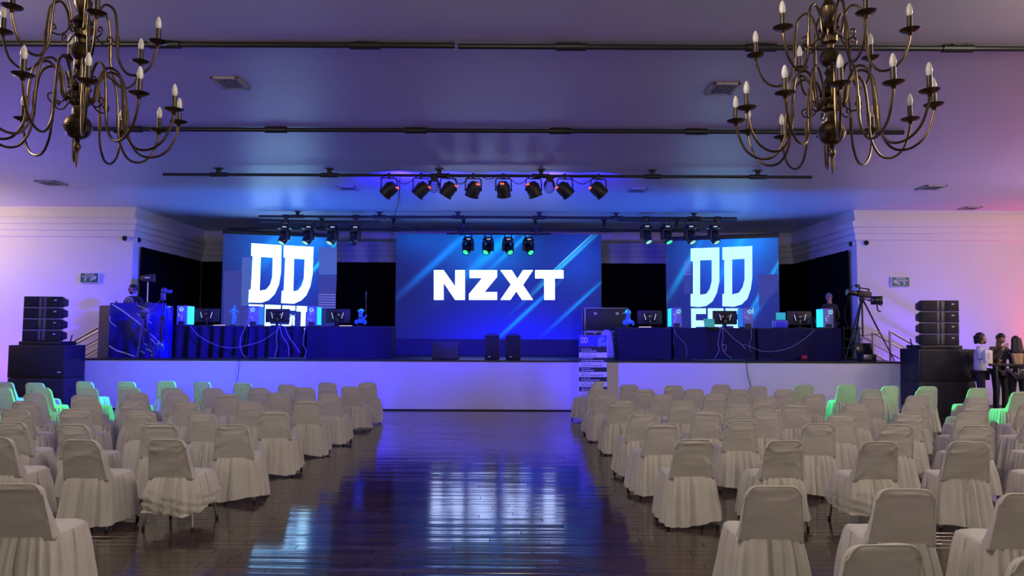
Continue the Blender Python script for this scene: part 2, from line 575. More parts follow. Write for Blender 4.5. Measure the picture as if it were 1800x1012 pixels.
def cornice(name, pts):
    """sweep the profile along a polyline on plan; the wall lies to the left of travel, the room to the right"""
    pr = cornice_profile()
    pts = [Vector((p[0], p[1], 0)) for p in pts]
    b = MB()
    rings = []
    for i, p in enumerate(pts):
        ns = []
        for q0, q1 in ((i - 1, i), (i, i + 1)):
            if q0 >= 0 and q1 < len(pts):
                d = (pts[q1] - pts[q0]).normalized()
                ns.append(Vector((d.y, -d.x, 0)))
        nrm = sum(ns, Vector()).normalized()
        k = 1.0 / max(0.3, nrm.dot(ns[0]))
        rings.append([p + nrm * (o * k) + Vector((0, 0, z)) for o, z in pr])
    bv = b.ring_surface(rings, closed=False)
    return struct(name, b, M['cornice'], 30)


cornice('trim_left', [(-SIDE, WALL_Y), (XL, WALL_Y), (XL, BACK_Y)])
cornice('trim_back', [(XL, BACK_Y), (XR, BACK_Y)])
cornice('trim_right', [(XR, BACK_Y), (XR, WALL_Y), (SIDE, WALL_Y)])
# doorway panel at the far right of the hall wall
b = MB(); b.box((13.55, WALL_Y - 0.02, 1.6), (0.10, 0.05, 3.2), bevel=0.01); b.box((14.45, WALL_Y - 0.02, 1.6), (0.10, 0.05, 3.2), bevel=0.01); b.box((14.0, WALL_Y - 0.02, 3.15), (1.0, 0.05, 0.10), bevel=0.01)
struct('door_1', b, mat('door_frame_paint', (0.30, 0.30, 0.36), 0.5))

# ------------------------------------------------------------------ wooden floor, plank by plank
PL, PW = 1.25, 0.115


def plank_mesh(n):
    me = MB()
    me.box((0, 0, -0.006), (PL - 0.004, PW - 0.0025, 0.012), bevel=0.0012, seg=1)
    return me.mesh('plank', M['plank'], 0)


spots = []
row = 0
y = 2.9
while y < 17.0 - PW:
    off = rnd.random() * PL
    x = -13.2 - off
    while x < 13.4:
        spots.append((x + PL / 2, y + PW / 2))
        x += PL
    y += PW
    row += 1
spots = [s for s in spots if abs(s[0]) < 0.75 * s[1] + 1.4 and s[1] > 3.4]


def plank_size(s):
    return s[1] + (0.0 if abs(s[0]) < 0.70 * s[1] + 0.5 else 50) + (0 if s[1] > 5.0 else 60)


spots.sort(key=plank_size)
pm = plank_mesh(0)


def plank_pose(s):
    return Matrix.Translation((s[0], s[1], -0.001)) @ Matrix.Rotation(rnd.gauss(0, 0.006), 4, 'X') @ Matrix.Rotation(rnd.gauss(0, 0.0005), 4, 'Y')


for s in spots[:290]:
    o = put('plank', pm, floor)
    o.matrix_local = plank_pose(s)
b = MB()
for s in spots[290:]:
    b.box((0, 0, -0.006), (PL - 0.004, PW - 0.0025, 0.012), mtx=plank_pose(s))
o = b.build('distant_planks', M['plank'], floor, 0)
o['kind'] = 'stuff'

# ------------------------------------------------------------------ stage
SX0, SX1, SY, SZ = -9.95, 9.12, 17.0, 1.14
stage = thing('stage_platform', 'long white fronted raised stage with black deck across the hall end', 'stage', ((SX0 + SX1) / 2, 17.0, 0))
cx = (SX0 + SX1) / 2


def rounded_front(inset, z0, z1, r=0.14):
    x0, x1, y0, y1 = SX0 + inset - cx, SX1 - inset - cx, inset, 1.99
    pts = [(x0, y1)]
    for k in range(7):
        a = PI + k * PI / 12
        pts.append((x0 + r + r * math.cos(a), y0 + r + r * math.sin(a)))
    for k in range(7):
        a = 1.5 * PI + k * PI / 12
        pts.append((x1 - r + r * math.cos(a), y0 + r + r * math.sin(a)))
    pts.append((x1, y1))
    return [[Vector((p[0], p[1], z)) for p in pts] for z in (z0, z1)]


b = MB(); b.ring_surface(rounded_front(0.0, 0.0, SZ - 0.035)); b.build('front_wall', M['stage_white'], stage, 30)
b = MB(); b.ring_surface(rounded_front(-0.012, SZ - 0.035, SZ)); b.build('deck', M['stage_black'], stage, 30)
b = MB(); b.box((0, -0.004, 0.012), (SX1 - SX0 - 0.3, 0.012, 0.024)); b.build('skirting', M['stage_black'], stage)
b = MB(); b.box(((XL + XR) / 2, 21.14, SZ / 2), (XR - XL - 0.02, 4.28, SZ - 0.001)); struct('floor_stage', b, M['stage_black'])


def pleated(b, p0, p1, z0, z1, pitch=0.16, amp=0.035, seed=0, flare=0.0):
    """hanging pleated cloth between two plan points"""
    p0, p1 = Vector((p0[0], p0[1], 0)), Vector((p1[0], p1[1], 0))
    d = p1 - p0
    L = d.length
    d.normalize()
    nrm = Vector((d.y, -d.x, 0))
    n = max(8, int(L / pitch * 8))
    rg = random.Random(seed)
    ph = [rg.uniform(0, 6.28) for _ in range(4)]
    rings = []
    for z in [z1 + (z0 - z1) * k / 6 for k in range(7)]:
        t = (z1 - z) / (z1 - z0)
        rr = []
        for i in range(n + 1):
            u = L * i / n
            w = math.sin(2 * PI * u / pitch + ph[0] + 1.2 * math.sin(u * 1.7 + ph[1])) * amp * (0.5 + 0.5 * t)
            w += 0.4 * amp * math.sin(2 * PI * u / (pitch * 2.7) + ph[2])
            rr.append(p0 + d * u + nrm * (w + flare * t) + Vector((0, 0, z)))
        rings.append(rr)
    b.ring_surface(rings, closed=False)


CZ = 3.99
b = MB(); pleated(b, (XL + 0.03, BACK_Y - 0.12), (XR - 0.03, BACK_Y - 0.12), SZ, CZ, 0.24, 0.05, 1)
tag(b.build('back_curtain', M['curtain'], None, 60), 'wide black pleated curtain across the back of the stage behind the screens', 'curtain')
b = MB(); pleated(b, (XL + 0.07, WALL_Y + 0.30), (XL + 0.07, BACK_Y - 0.21), SZ, CZ, 0.24, 0.03, 2)
tag(b.build('side_curtain', M['curtain'], None, 60), 'black curtain along the left side wall of the stage, above the DJ booth', 'curtain', 'side curtains')
b = MB(); pleated(b, (XR - 0.07, BACK_Y - 0.21), (XR - 0.07, WALL_Y + 0.30), SZ, CZ, 0.24, 0.03, 3)
tag(b.build('side_curtain', M['curtain'], None, 60), 'black curtain along the right side wall of the stage, beside the video camera', 'curtain', 'side curtains')

# ------------------------------------------------------------------ LED screens


class Screen:
    """upright LED wall between two plan points; local x along it, local y into its back, z up"""

    def __init__(self, name, label, p0, p1, z0, z1):
        self.p0, self.p1 = Vector((p0[0], p0[1], 0)), Vector((p1[0], p1[1], 0))
        self.U = (self.p1 - self.p0).normalized()
        self.N = Vector((-self.U.y, self.U.x, 0))
        self.w = (self.p1 - self.p0).length
        self.z0, self.z1 = z0, z1
        mid = (self.p0 + self.p1) / 2
        self.mid = mid
        self.o = thing(name, label, 'screen', (mid.x, mid.y, SZ), math.atan2(self.U.y, self.U.x))

    def uv(self, px, py):
        d = ray(px, py)
        c = Vector((0, 0, CAM_H))
        t = (self.mid - c).dot(self.N) / d.dot(self.N)
        q = c + d * t
        return ((q - self.mid).dot(self.U), q.z - SZ)

    def panel(self, material):
        b = MB()
        b.box((0, 0.05, 0), (self.w, 0.10, self.z1 - self.z0))
        o = b.build('picture_panel', material, self.o, 0)
        o.location = (0, 0, (self.z0 + self.z1) / 2 - SZ)
        return o

    def figure(self, name, outlines, material, y, f):
        for ols in outlines:
            b = MB()
            b.poly([[self.uv(*f(p)) for p in ol] for ol in ols], y=y)
            b.build(name, material, self.o, 0)


def zoomed(x0, y0, k):
    return lambda p: (x0 + p[0] / k, y0 + p[1] / k)


M['led_white'] = glow('led_white_print', (0.46, 0.58, 1.0), 4.4)
M['led_white_left'] = glow('led_white_print_left', (0.34, 0.66, 1.0), 4.5)
M['led_white_right'] = glow('led_white_print_right', (0.30, 0.72, 1.0), 2.0)
M['led_slab'] = glow('led_slate_print', (0.035, 0.05, 0.36), 0.8)
M['led_slab_pale'] = glow('led_pale_slate_print', (0.06, 0.12, 0.50), 0.9)
M['led_line'] = glow('led_violet_lines', (0.15, 0.14, 0.62), 1.0)

cs = Screen('led_screen', 'big central LED screen showing the white word NZXT on deep blue', (-3.36, 21.3), (2.58, 21.3), 1.60, 4.64)
h = 1.52
cs.panel(screen_material('led_picture_centre',
                         [(0.6, -1.7, 2.2, 0.95, (0.0, 0.0, 0.85)), (-0.4, 1.2, 1.2, 0.8, (0.0, 0.13, 0.50)), (0.2, 0.2, 2.6, 1.3, (0.0, 0.01, 0.10)),
                          (2.4, 0.8, 0.7, 0.9, (0.0, 0.03, 0.28)), (-2.4, 1.4, 0.8, 0.5, (0.0, 0.04, 0.20))],
                         [(1.9, 0.65, 1.1, 0.045, (0.02, 0.40, 0.75)), (2.1, 0.95, 0.9, 0.02, (0.10, 0.55, 0.70)), (0.8, -0.75, 1.0, 0.05, (0.0, 0.22, 0.65)),
                          (-1.6, 0.9, 1.3, 0.09, (0.0, 0.14, 0.55)), (-0.1, 1.1, 1.2, 0.13, (0.0, 0.20, 0.65)), (0.5, 1.2, 0.9, 0.06, (0.0, 0.22, 0.55)),
                          (2.2, -0.55, 0.9, 0.05, (0.0, 0.10, 0.35)), (2.5, -0.3, 0.7, 0.03, (0.0, 0.12, 0.32))],
                         (0.002, 0.004, 0.075), math.radians(43)))
Z5 = zoomed(640, 280, 1 / 0.355830)
NZ = [[(345, 547), (393, 547), (450, 628), (450, 547), (498, 547), (498, 694), (450, 694), (393, 610), (393, 694), (345, 694)],
      [(521, 547), (657, 547), (657, 580), (595, 655), (657, 655), (657, 694), (518, 694), (518, 665), (583, 586), (521, 586)],
      [(673, 547), (730, 547), (757, 590), (785, 547), (835, 547), (785, 620), (835, 694), (780, 694), (752, 652), (722, 694), (673, 694), (725, 618)],
      [(845, 547), (985, 547), (985, 588), (942, 588), (942, 694), (890, 694), (890, 588), (845, 588)]]
cs.figure('letter', [[o_] for o_ in NZ], M['led_white'], -0.004, Z5)
part_box('base_skirt', cs.o, mat('screen_base_blue_black', (0.010, 0.010, 0.13), 0.6), (0, 0.06, 0.23), (cs.w, 0.10, 0.459))  # blue stage light on the dark skirt is put into its colour
part_box('rear_frame', cs.o, M['black_metal'], (0, 0.22, 1.75), (cs.w - 0.2, 0.2, 3.4), bevel=0.01)

# left side screen
ls = Screen('led_screen', 'left LED screen with the white letters DD FEST, behind the left tables', (-8.06, 20.5), (-5.09, 21.3), 1.45, 4.51)
SIDE_BLOBS = [(0.3, 1.2, 1.2, 0.8, (0.0, 0.12, 0.55)), (0.7, 1.45, 0.7, 0.35, (0.0, 0.10, 0.35)), (0.2, 0.1, 0.9, 0.8, (0.0, 0.015, 0.30)), (0.0, -1.4, 1.5, 0.6, (0.006, 0.004, 0.10))]
ls.panel(screen_material('led_picture_left', SIDE_BLOBS, [(1.12, 0.85, 0.75, 0.045, (0.0, 0.45, 0.55)), (-0.6, 0.9, 0.8, 0.10, (0.0, 0.16, 0.35)), (0.0, 1.3, 0.9, 0.12, (0.0, 0.14, 0.3))],
                         (0.006, 0.014, 0.14), math.radians(52)))
Z4 = zoomed(160, 380, 1 / 0.3)
ls.figure('slate_block', [[[(778, 318), (886, 320), (880, 640), (774, 640)]], [[(886, 530), (925, 530), (920, 660), (880, 660)]], [[(1335, 345), (1440, 347), (1432, 530), (1330, 528)]]], M['led_slab'], -0.002, Z4)
ls.figure('pale_block', [[[(886, 240), (938, 240), (930, 525), (880, 525)]], [[(1335, 180), (1440, 182), (1440, 342), (1335, 340)]]], M['led_slab_pale'], -0.0025, Z4)
b = MB()
for k in range(6):
    yy = 455 + k * 15
    b.poly([[ls.uv(*Z4(p)) for p in [(1332, yy), (1434, yy + 1), (1434, yy + 7), (1332, yy + 6)]]], y=-0.003)
b.build('line_pattern', M['led_line'], ls.o, 0)
D1 = [(940, 158), (1116, 170), (1113, 330), (1101, 400), (1077, 455), (1042, 490), (1000, 506), (922, 504), (926, 430), (936, 430), (948, 234), (938, 232)]
D1i = [(995, 238), (1065, 242), (1062, 355), (1050, 400), (1025, 430), (988, 436)]
D2 = [(1130, 170), (1304, 180), (1298, 340), (1285, 410), (1262, 462), (1232, 492), (1190, 512), (1114, 508), (1118, 436), (1129, 437), (1138, 243), (1128, 240)]
D2i = [(1190, 248), (1252, 252), (1247, 365), (1235, 405), (1212, 435), (1185, 440)]
FE = [[(925, 516), (1010, 518), (1008, 548), (960, 546), (958, 575), (1000, 577), (999, 605), (957, 603), (954, 665), (922, 665)],
      [(1020, 518), (1112, 521), (1110, 550), (1052, 548), (1051, 575), (1100, 577), (1099, 603), (1050, 601), (1049, 632), (1106, 634), (1104, 665), (1016, 662)],
      [(1122, 522), (1197, 525), (1196, 552), (1150, 550), (1149, 575), (1194, 578), (1191, 665), (1115, 662), (1116, 634), (1162, 636), (1163, 606), (1118, 603)],
      [(1205, 525), (1278, 528), (1276, 560), (1258, 559), (1255, 665), (1228, 665), (1231, 558), (1203, 556)]]
ls.figure('letter', [[D1, D1i], [D2, D2i]] + [[o_] for o_ in FE], M['led_white_left'], -0.005, Z4)
# right side screen
rs = Screen('led_screen', 'right LED screen with the white letters DD FEST, behind the right tables', (4.47, 21.4), (7.42, 20.5), 1.45, 4.47)
rs.panel(screen_material('led_picture_right', SIDE_BLOBS, [(1.2, 0.2, 1.2, 0.05, (0.0, 0.25, 0.5)), (1.0, -0.4, 1.1, 0.07, (0.0, 0.14, 0.45)), (-1.0, 0.7, 0.8, 0.08, (0.0, 0.20, 0.4)), (0.3, 1.0, 0.9, 0.10, (0.0, 0.15, 0.3))],
                         (0.006, 0.014, 0.14), math.radians(60)))
Z6 = zoomed(1040, 360, 2.976)
rs.figure('slate_block', [[[(875, 364), (975, 362), (975, 440), (875, 540)]], [[(482, 372), (518, 372), (518, 465), (482, 465)]]], M['led_slab'], -0.002, Z6)
b = MB()
for k in range(6):
    yy = 296 + k * 13
    b.poly([[rs.uv(*Z6(p)) for p in [(484, yy), (520, yy - 1), (520, yy + 4), (484, yy + 5)]]], y=-0.003)
b.build('line_pattern', M['led_line'], rs.o, 0)
R1 = [(518, 228), (668, 222), (668, 400), (655, 460), (632, 505), (600, 528), (560, 534), (518, 530), (518, 466), (530, 465), (530, 296), (518, 294)]
R1i = [(567, 290), (628, 288), (628, 400), (618, 440), (600, 465), (567, 470)]
R2 = [(684, 222), (840, 215), (840, 380), (832, 440), (815, 490), (785, 520), (745, 532), (684, 530), (684, 466), (694, 465), (694, 288), (684, 286)]
R2i = [(735, 285), (800, 282), (800, 390), (790, 430), (770, 460), (735, 468)]
RF = [[(520, 541), (598, 541), (598, 570), (545, 570), (545, 604), (592, 604), (592, 637), (545, 637), (545, 690), (522, 690)],
      [(608, 541), (690, 541), (690, 570), (640, 570), (640, 604), (682, 604), (682, 637), (640, 637), (640, 665), (690, 665), (690, 695), (608, 695)],
      [(700, 541), (770, 541), (770, 570), (728, 570), (728, 600), (770, 600), (770, 695), (700, 695), (700, 665), (742, 665), (742, 632), (700, 632)],
      [(776, 541), (846, 541), (846, 570), (825, 570), (825, 695), (797, 695), (797, 570), (776, 570)]]
rs.figure('letter', [[R1, R1i], [R2, R2i]] + [[o_] for o_ in RF], M['led_white_right'], -0.005, Z6)
for s_ in (ls, rs):
    part_box('top_header', s_.o, M['black_metal'], (0, 0.10, s_.z1 - SZ + 0.06), (s_.w + 0.05, 0.22, 0.12), bevel=0.01)
    part_box('rear_frame', s_.o, M['black_metal'], (0, 0.2, 1.55), (s_.w - 0.2, 0.18, 3.1), bevel=0.01)
    part_box('base_skirt', s_.o, M['stage_black'], (0, 0.06, 0.155), (s_.w, 0.10, 0.309))

# ------------------------------------------------------------------ ceiling pipes with brackets
PIPE_R = 0.030


def pipe(label, x0, x1, pz, Y, brackets, r=PIPE_R, group='pipes under the ceiling'):
    t = thing('ceiling_pipe', label, 'pipe', ((x0 + x1) / 2, Y, pz), 0, group)
    mx = (x0 + x1) / 2
    b = MB()
    b.tube([(x0 - mx, 0, 0), (x1 - mx, 0, 0)], r, 12)
    b.build('pipe', M['black_metal'], t)
    for bx in brackets:
        b = MB()
        b.tube([(bx - mx - 0.17, 0, 0), (bx - mx + 0.17, 0, 0)], r * 1.5, 12)
        b.box((bx - mx, 0, (CEIL - pz) / 2), (0.085, 0.06, CEIL - pz - 0.002), bevel=0.008)
        b.box((bx - mx, 0, CEIL - pz - 0.008), (0.16, 0.12, 0.014), bevel=0.003)
        b.build('bracket', M['black_metal'], t)
    return t


def px_pipe(label, y_px, Y, x0, x1, brs, **kw):
    a, c = at(x0, y_px, Y), at(x1, y_px, Y)
    return pipe(label, a.x, c.x, at(900, y_px, Y).z, Y, [at(q, y_px, Y).x for q in brs], **kw)


px_pipe('nearest black ceiling pipe on the left, running behind the left chandelier', 81, 8.1, -160, 799, [-90, 290, 642])
px_pipe('nearest black ceiling pipe on the right, running behind the right chandelier', 82, 8.1, 805, 1960, [1003, 1338, 1683, 1900])
px_pipe('second black ceiling pipe, spanning between the two chandeliers', 230, 11.5, 158, 1588, [230, 485, 731, 985, 1224, 1402], r=0.034)
PIPE3 = px_pipe('third black ceiling pipe, carrying the eight wash lights', 309, PAR_Y, 287, 1427, [384, 579, 772, 951, 1147, 1332])
px_pipe('black pipe over the stage front, carrying the two short lamp bars', 382, 19.5, 455, 1295, [523, 667, 805, 948, 1083, 1220], r=0.034)
px_pipe('rearmost black pipe over the stage, just above the central screen top', 404, 20.6, 400, 1230, [565, 692, 815, 941, 1062, 1190], r=0.036)


def lamp_bar(label, x0, x1, y_px, Y, up_z, hooks):
    a, c = at(x0, y_px, Y), at(x1, y_px, Y)
    z = at((x0 + x1) / 2, y_px, Y).z
    t = thing('lighting_bar', label, 'bar', ((a.x + c.x) / 2, Y, z), 0, 'short lamp bars hung under the stage pipes')
    mx = (a.x + c.x) / 2
    b = MB(); b.tube([(a.x - mx, 0, 0), (c.x - mx, 0, 0)], 0.026, 10); b.build('bar', M['black_metal'], t)
    for q in hooks:
        hx = at(q, y_px, Y).x - mx
        b = MB()
        b.box((hx, 0, (up_z - z) / 2), (0.10, 0.09, up_z - z + 0.10), bevel=0.015)
        b.tube([(hx - 0.09, 0, up_z - z), (hx + 0.09, 0, up_z - z)], 0.052, 10)
        b.build('clamp', M['black_metal'], t)
    return z


Z_P4, Z_P5 = at(900, 382, 19.5).z, at(900, 404, 20.6).z
BAR_L = lamp_bar('short black lamp bar above the left screen', 456, 668, 389, 19.5, Z_P4, [503, 626])
BAR_R = lamp_bar('short black lamp bar above the right screen', 1085, 1295, 388, 19.5, Z_P4, [1135, 1261])
BAR_C = lamp_bar('short black lamp bar in front of the central screen top', 785, 968, 411, 20.6, Z_P5, [811, 943])

# ------------------------------------------------------------------ wash lights (par cans) on the third pipe
PAR_Z = at(900, 309, PAR_Y).z


def par_light(px, target, label):
    x = at(px, 320, PAR_Y).x
    c = at(px, 334, PAR_Y)
    t = thing('wash_light', label, 'stage light', (x, PAR_Y, PAR_Z), 0, 'wash lights on the third pipe')
    off = c - Vector((x, PAR_Y, PAR_Z))
    d = (Vector(target) - c).normalized()
    d = Vector((d.x * 1.15, d.y * 0.75, d.z - 0.62)).normalized()
    q = d.to_track_quat('-Z', 'Y').to_matrix().to_4x4()
    mt = Matrix.Translation(off) @ q
    b = MB()
    b.lathe([(0.035, 0.17), (0.085, 0.16), (0.115, 0.10), (0.128, 0.02), (0.130, -0.10), (0.140, -0.105), (0.140, -0.135), (0.126, -0.135), (0.122, -0.12)], 20, mt, cap=True)
    for k in range(10):
        a = 2 * PI * k / 10
        b.box((0.128 * math.cos(a), 0.128 * math.sin(a), 0.03), (0.012, 0.012, 0.14), mtx=mt)
    b.build('can', M['black_metal'], t)
    b = MB(); b.lathe([(0.118, -0.128), (0.06, -0.133), (0.001, -0.136)], 18, mt, cap=False); b.build('lens', glow_blue, t)
    b = MB(); b.box((0, -0.10, 0.155), (0.075, 0.035, 0.028), mtx=mt, bevel=0.004); b.build('display', M['glow_red'], t)
    ax = Vector((d.y, -d.x, 0)).normalized() if abs(d.z) < 0.99 else Vector((1, 0, 0))
    ax = Vector((1, 0.15 * (1 if ax.x > 0 else -1), 0)).normalized()
    b = MB()
    top = Vector((0, 0, -0.06))
    pl, pr = off - ax * 0.155, off + ax * 0.155
    b.tube(spline([pl, pl + Vector((0, 0, 0.12)), top - ax * 0.135, top, top + ax * 0.135, pr + Vector((0, 0, 0.12)), pr], 4), 0.013, 6)
    for p in (pl, pr):
        b.box(p, (0.035, 0.04, 0.04), bevel=0.006)
    b.build('yoke', M['black_metal'], t)
    b = MB(); b.box((0, 0, -0.01), (0.05, 0.09, 0.11), bevel=0.012); b.tube([(0, 0, -0.07), (0, 0, -0.03)], 0.018, 8); b.build('clamp', M['black_metal'], t)
    return t


glow_blue = glow('wash_lens_blue', (0.10, 0.08, 1.0), 2.0)
ORD = ['first', 'second', 'third', 'fourth', 'fifth', 'sixth', 'seventh', 'eighth', 'ninth', 'tenth', 'eleventh', 'twelfth']
for k, (px, tg, pw, cone) in enumerate(PARS):
    side = ['leftmost of the eight', 'second from the left', 'third from the left', 'fourth from the left', 'fourth from the right', 'third from the right', 'second from the right', 'rightmost of the eight'][k]
    par_light(px, tg, 'black wash light with red display on the third ceiling pipe, ' + side)
# junction boxes and loose cable on that pipe
for px, lab in ((763, 'left tangle'), (966, 'right tangle')):
    c = at(px, 318, PAR_Y)
    t = thing('cable_bundle', 'black coil of cable taped to the third pipe, ' + ('between the second and third wash lights' if px < 800 else 'between the sixth and seventh wash lights'), 'cable', (c.x, PAR_Y, PAR_Z))
    b = MB()
    for k in range(7):
        r = 0.05 + 0.012 * k
        b.tube([(r * math.cos(a / 12 * 2 * PI) * 0.9, 0.02 * math.sin(a + k) + 0.012 * (k - 3), -0.07 - 0.02 * k + r * 1.15 * math.sin(a / 12 * 2 * PI)) for a in range(13)], 0.008, 5)
    b.build('coil', M['cable_black'], t)
    b = MB(); b.box((0.02, 0, -0.05), (0.11, 0.09, 0.13), bevel=0.01); b.build('junction_box', M['black'], t)
t = thing('power_cable', 'thin black cable looping along the wash light pipe between the fixtures', 'cable', (0, PAR_Y, PAR_Z))
b = MB()
pxs = [668, 684, 712, 740, 763, 788, 810, 832, 860, 885, 912, 938, 966, 993, 1022, 1052]
pts = []
for k, q in enumerate(pxs):
    p = at(q, 309 + (0 if k % 2 == 0 else 3) + (9 if k % 4 == 2 else 0), PAR_Y)
    pts.append((p.x, -0.045, p.z - PAR_Z - (0.07 if k % 2 == 0 else -0.05)))
b.tube(spline(pts, 6), 0.009, 6)
b.build('sheath', M['cable_black'], t)
# drop cable from pipe three across to the stage pipe
t = thing('signal_cable', 'thin black cable dropping from the leftmost wash lights back towards the stage pipe', 'cable', (0, 0, 0))
b = MB()
p0, p1, p2, p3 = at(703, 312, PAR_Y), at(701, 350, PAR_Y + 0.6), at(698, 385, 19.2), at(745, 404, 20.4)
b.tube(spline([p0, p1, p2, p3], 8), 0.010, 6)
b.build('sheath', M['cable_black'], t)

# ------------------------------------------------------------------ moving head lights


def moving_head(x, Y, z_bar, pan, tilt, lens_m, label, group, k=1.0):
    t = thing('moving_head_light', label, 'stage light', (x, Y, z_bar), 0, group)
    b = MB()
    for s in (-0.10, 0.10):
        b.box((s * k, 0, -0.045 * k), (0.04 * k, 0.07 * k, 0.14 * k), bevel=0.008)
    b.box((0, 0, -0.095 * k), (0.23 * k, 0.06 * k, 0.03 * k))
    b.build('clamp', M['black_metal'], t)
    b = MB()
    b.box((0, 0, -0.155 * k), (0.36 * k, 0.26 * k, 0.10 * k), bevel=0.02, taper=lambda v: Vector((v.x * (1.0 if v.z < 0 else 0.62), v.y * (1.0 if v.z < 0 else 0.7), v.z)))
    b.build('base', M['gloss_black'], t)
    b = MB(); b.box((0.02 * k, -0.128 * k, -0.165 * k), (0.11 * k, 0.012, 0.035 * k), bevel=0.003); b.build('control_panel', M['pilot'], t)
    R0 = Matrix.Rotation(pan, 4, 'Z')
    b = MB()
    b.lathe([(0.10 * k, -0.235 * k), (0.10 * k, -0.205 * k)], 16, R0)
    for s in (-1, 1):
        b.box((s * 0.155 * k, 0, -0.37 * k), (0.05 * k, 0.12 * k, 0.29 * k), mtx=R0, bevel=0.02)
    b.box((0, 0, -0.245 * k), (0.33 * k, 0.13 * k, 0.04 * k), mtx=R0, bevel=0.012)
    b.build('yoke', M['black_metal'], t)
    mt = Matrix.Translation((0, 0, -0.43 * k)) @ R0 @ Matrix.Rotation(tilt, 4, 'X')
    b = MB()
    b.lathe([(0.05 * k, 0.17 * k), (0.105 * k, 0.15 * k), (0.125 * k, 0.08 * k), (0.125 * k, -0.05 * k), (0.115 * k, -0.17 * k), (0.105 * k, -0.20 * k), (0.085 * k, -0.20 * k), (0.08 * k, -0.185 * k)], 18, mt)
    b.build('head', M['gloss_black'], t)
    b = MB(); b.lathe([(0.083 * k, -0.192 * k), (0.05 * k, -0.199 * k), (0.001, -0.202 * k)], 18, mt, cap=False); b.build('lens', lens_m, t)
    return t


SIDES4 = ['leftmost of four', 'second from left', 'third from left', 'rightmost of four']
for k, q in enumerate((501, 543, 585, 625)):
    x = at(q, 400, 19.5).x
    moving_head(x, 19.5, BAR_L - 0.005, math.radians(-40), math.radians(-32), M['glow_ice'] if k < 3 else M['lens_dark'], 'black moving head light on the lamp bar above left screen, ' + SIDES4[k], 'moving heads over the left screen', 0.98)
for k, q in enumerate((1135, 1171, 1212, 1254)):
    x = at(q, 400, 19.5).x
    moving_head(x, 19.5, BAR_R - 0.005, math.radians(38), math.radians(-34), M['glow_green'] if k == 1 else M['glow_ice'], 'black moving head light on the lamp bar above right screen, ' + SIDES4[k], 'moving heads over the right screen', 0.98)
GREEN_T = [(-8.6, 13.4, 0.5), (-6.8, 13.4, 0.45), (6.3, 14.0, 0.45), (8.8, 13.1, 0.4)]
GREEN_P = [8000, 6000, 3500, 6500]
for k, q in enumerate((823, 858, 893, 929)):
    x = at(q, 420, 20.6).x
    sgn = -1 if k < 2 else 1
    moving_head(x, 20.6, BAR_C - 0.005, math.radians(28 * sgn), math.radians(-48), M['glow_green'], 'moving head with green lens in front of central screen, ' + SIDES4[k], 'moving heads over the central screen', 0.95)
    p = Vector((x + 0.06 * sgn, 20.35, BAR_C - 0.62))
    spot('green_beam', p, GREEN_T[k], GREEN_P[k], (0.01, 1.0, 0.27), 17, 0.7, 0.04)

# ------------------------------------------------------------------ ceiling vents, dome cameras, exit signs


def vent(p, w, d, label, slats=7):
    t = thing('ceiling_vent', label, 'vent', (p.x, p.y, CEIL))
    b = MB()
    fw = 0.045
    for s in (-1, 1):
        b.box((0, s * (d / 2 - fw / 2), -0.012), (w, fw, 0.024), bevel=0.004)
        b.box((s * (w / 2 - fw / 2), 0, -0.012), (fw, d, 0.024), bevel=0.004)
    b.build('frame', M['vent'], t)
    part_box('throat', t, M['vent_dark'], (0, 0, -0.004), (w - 0.06, d - 0.06, 0.004))
    for k in range(slats):
        x = -w / 2 + fw + (w - 2 * fw) * (k + 0.5) / slats
        b = MB(); b.box((x, 0, -0.014), (0.018, d - 2 * fw, 0.014), bevel=0.003); b.build('slat', M['vent'], t)


vent(atz(405, 145, CEIL), 0.36, 0.44, 'slatted ceiling vent near the left chandelier, in front of the second pipe')
vent(atz(1270, 155, CEIL), 0.36, 0.44, 'slatted ceiling vent near the right chandelier, in front of the second pipe')
vent(atz(90, 321, CEIL), 0.46, 0.46, 'ceiling vent above the left hall wall', 5)
vent(atz(1637, 329, CEIL), 0.46, 0.46, 'ceiling vent above the right hall wall', 5)
vent(atz(612, 330, CEIL), 0.42, 0.42, 'small ceiling vent left of the wash lights', 5)
vent(atz(1120, 334, CEIL), 0.42, 0.42, 'small ceiling vent right of the wash lights', 5)
vent(atz(1705, 365, CEIL), 0.40, 0.40, 'faint ceiling vent close to the right wall cornice', 4)


def dome_camera(loc, rz, label):
    t = thing('security_camera', label, 'camera', loc, rz, 'dome cameras at the stage corners')
    mt = Matrix.Rotation(PI / 2, 4, 'X')
    b = MB(); b.lathe([(0.085, 0.0), (0.085, 0.03), (0.07, 0.05)], 20, mt); b.build('mount', M['white_plate'], t)
    b = MB(); b.lathe([(0.068, 0.048), (0.062, 0.08), (0.04, 0.105), (0.001, 0.115)], 18, mt); b.build('dome', M['gloss_black'], t)


p = at(221, 419, WALL_Y); dome_camera((p.x, WALL_Y, p.z), 0, 'dome camera on the left hall wall under the cornice end')
p = at(240, 421, 19.12); dome_camera((XL, 19.18, p.z), PI / 2, 'dome camera round the left corner, facing the stage')
p = at(1521, 427, WALL_Y); dome_camera((p.x, WALL_Y, p.z), 0, 'dome camera on the right hall wall under the cornice end')
p = at(1502, 428, 19.12); dome_camera((XR, 19.18, p.z), -PI / 2, 'dome camera round the right corner, facing the stage')


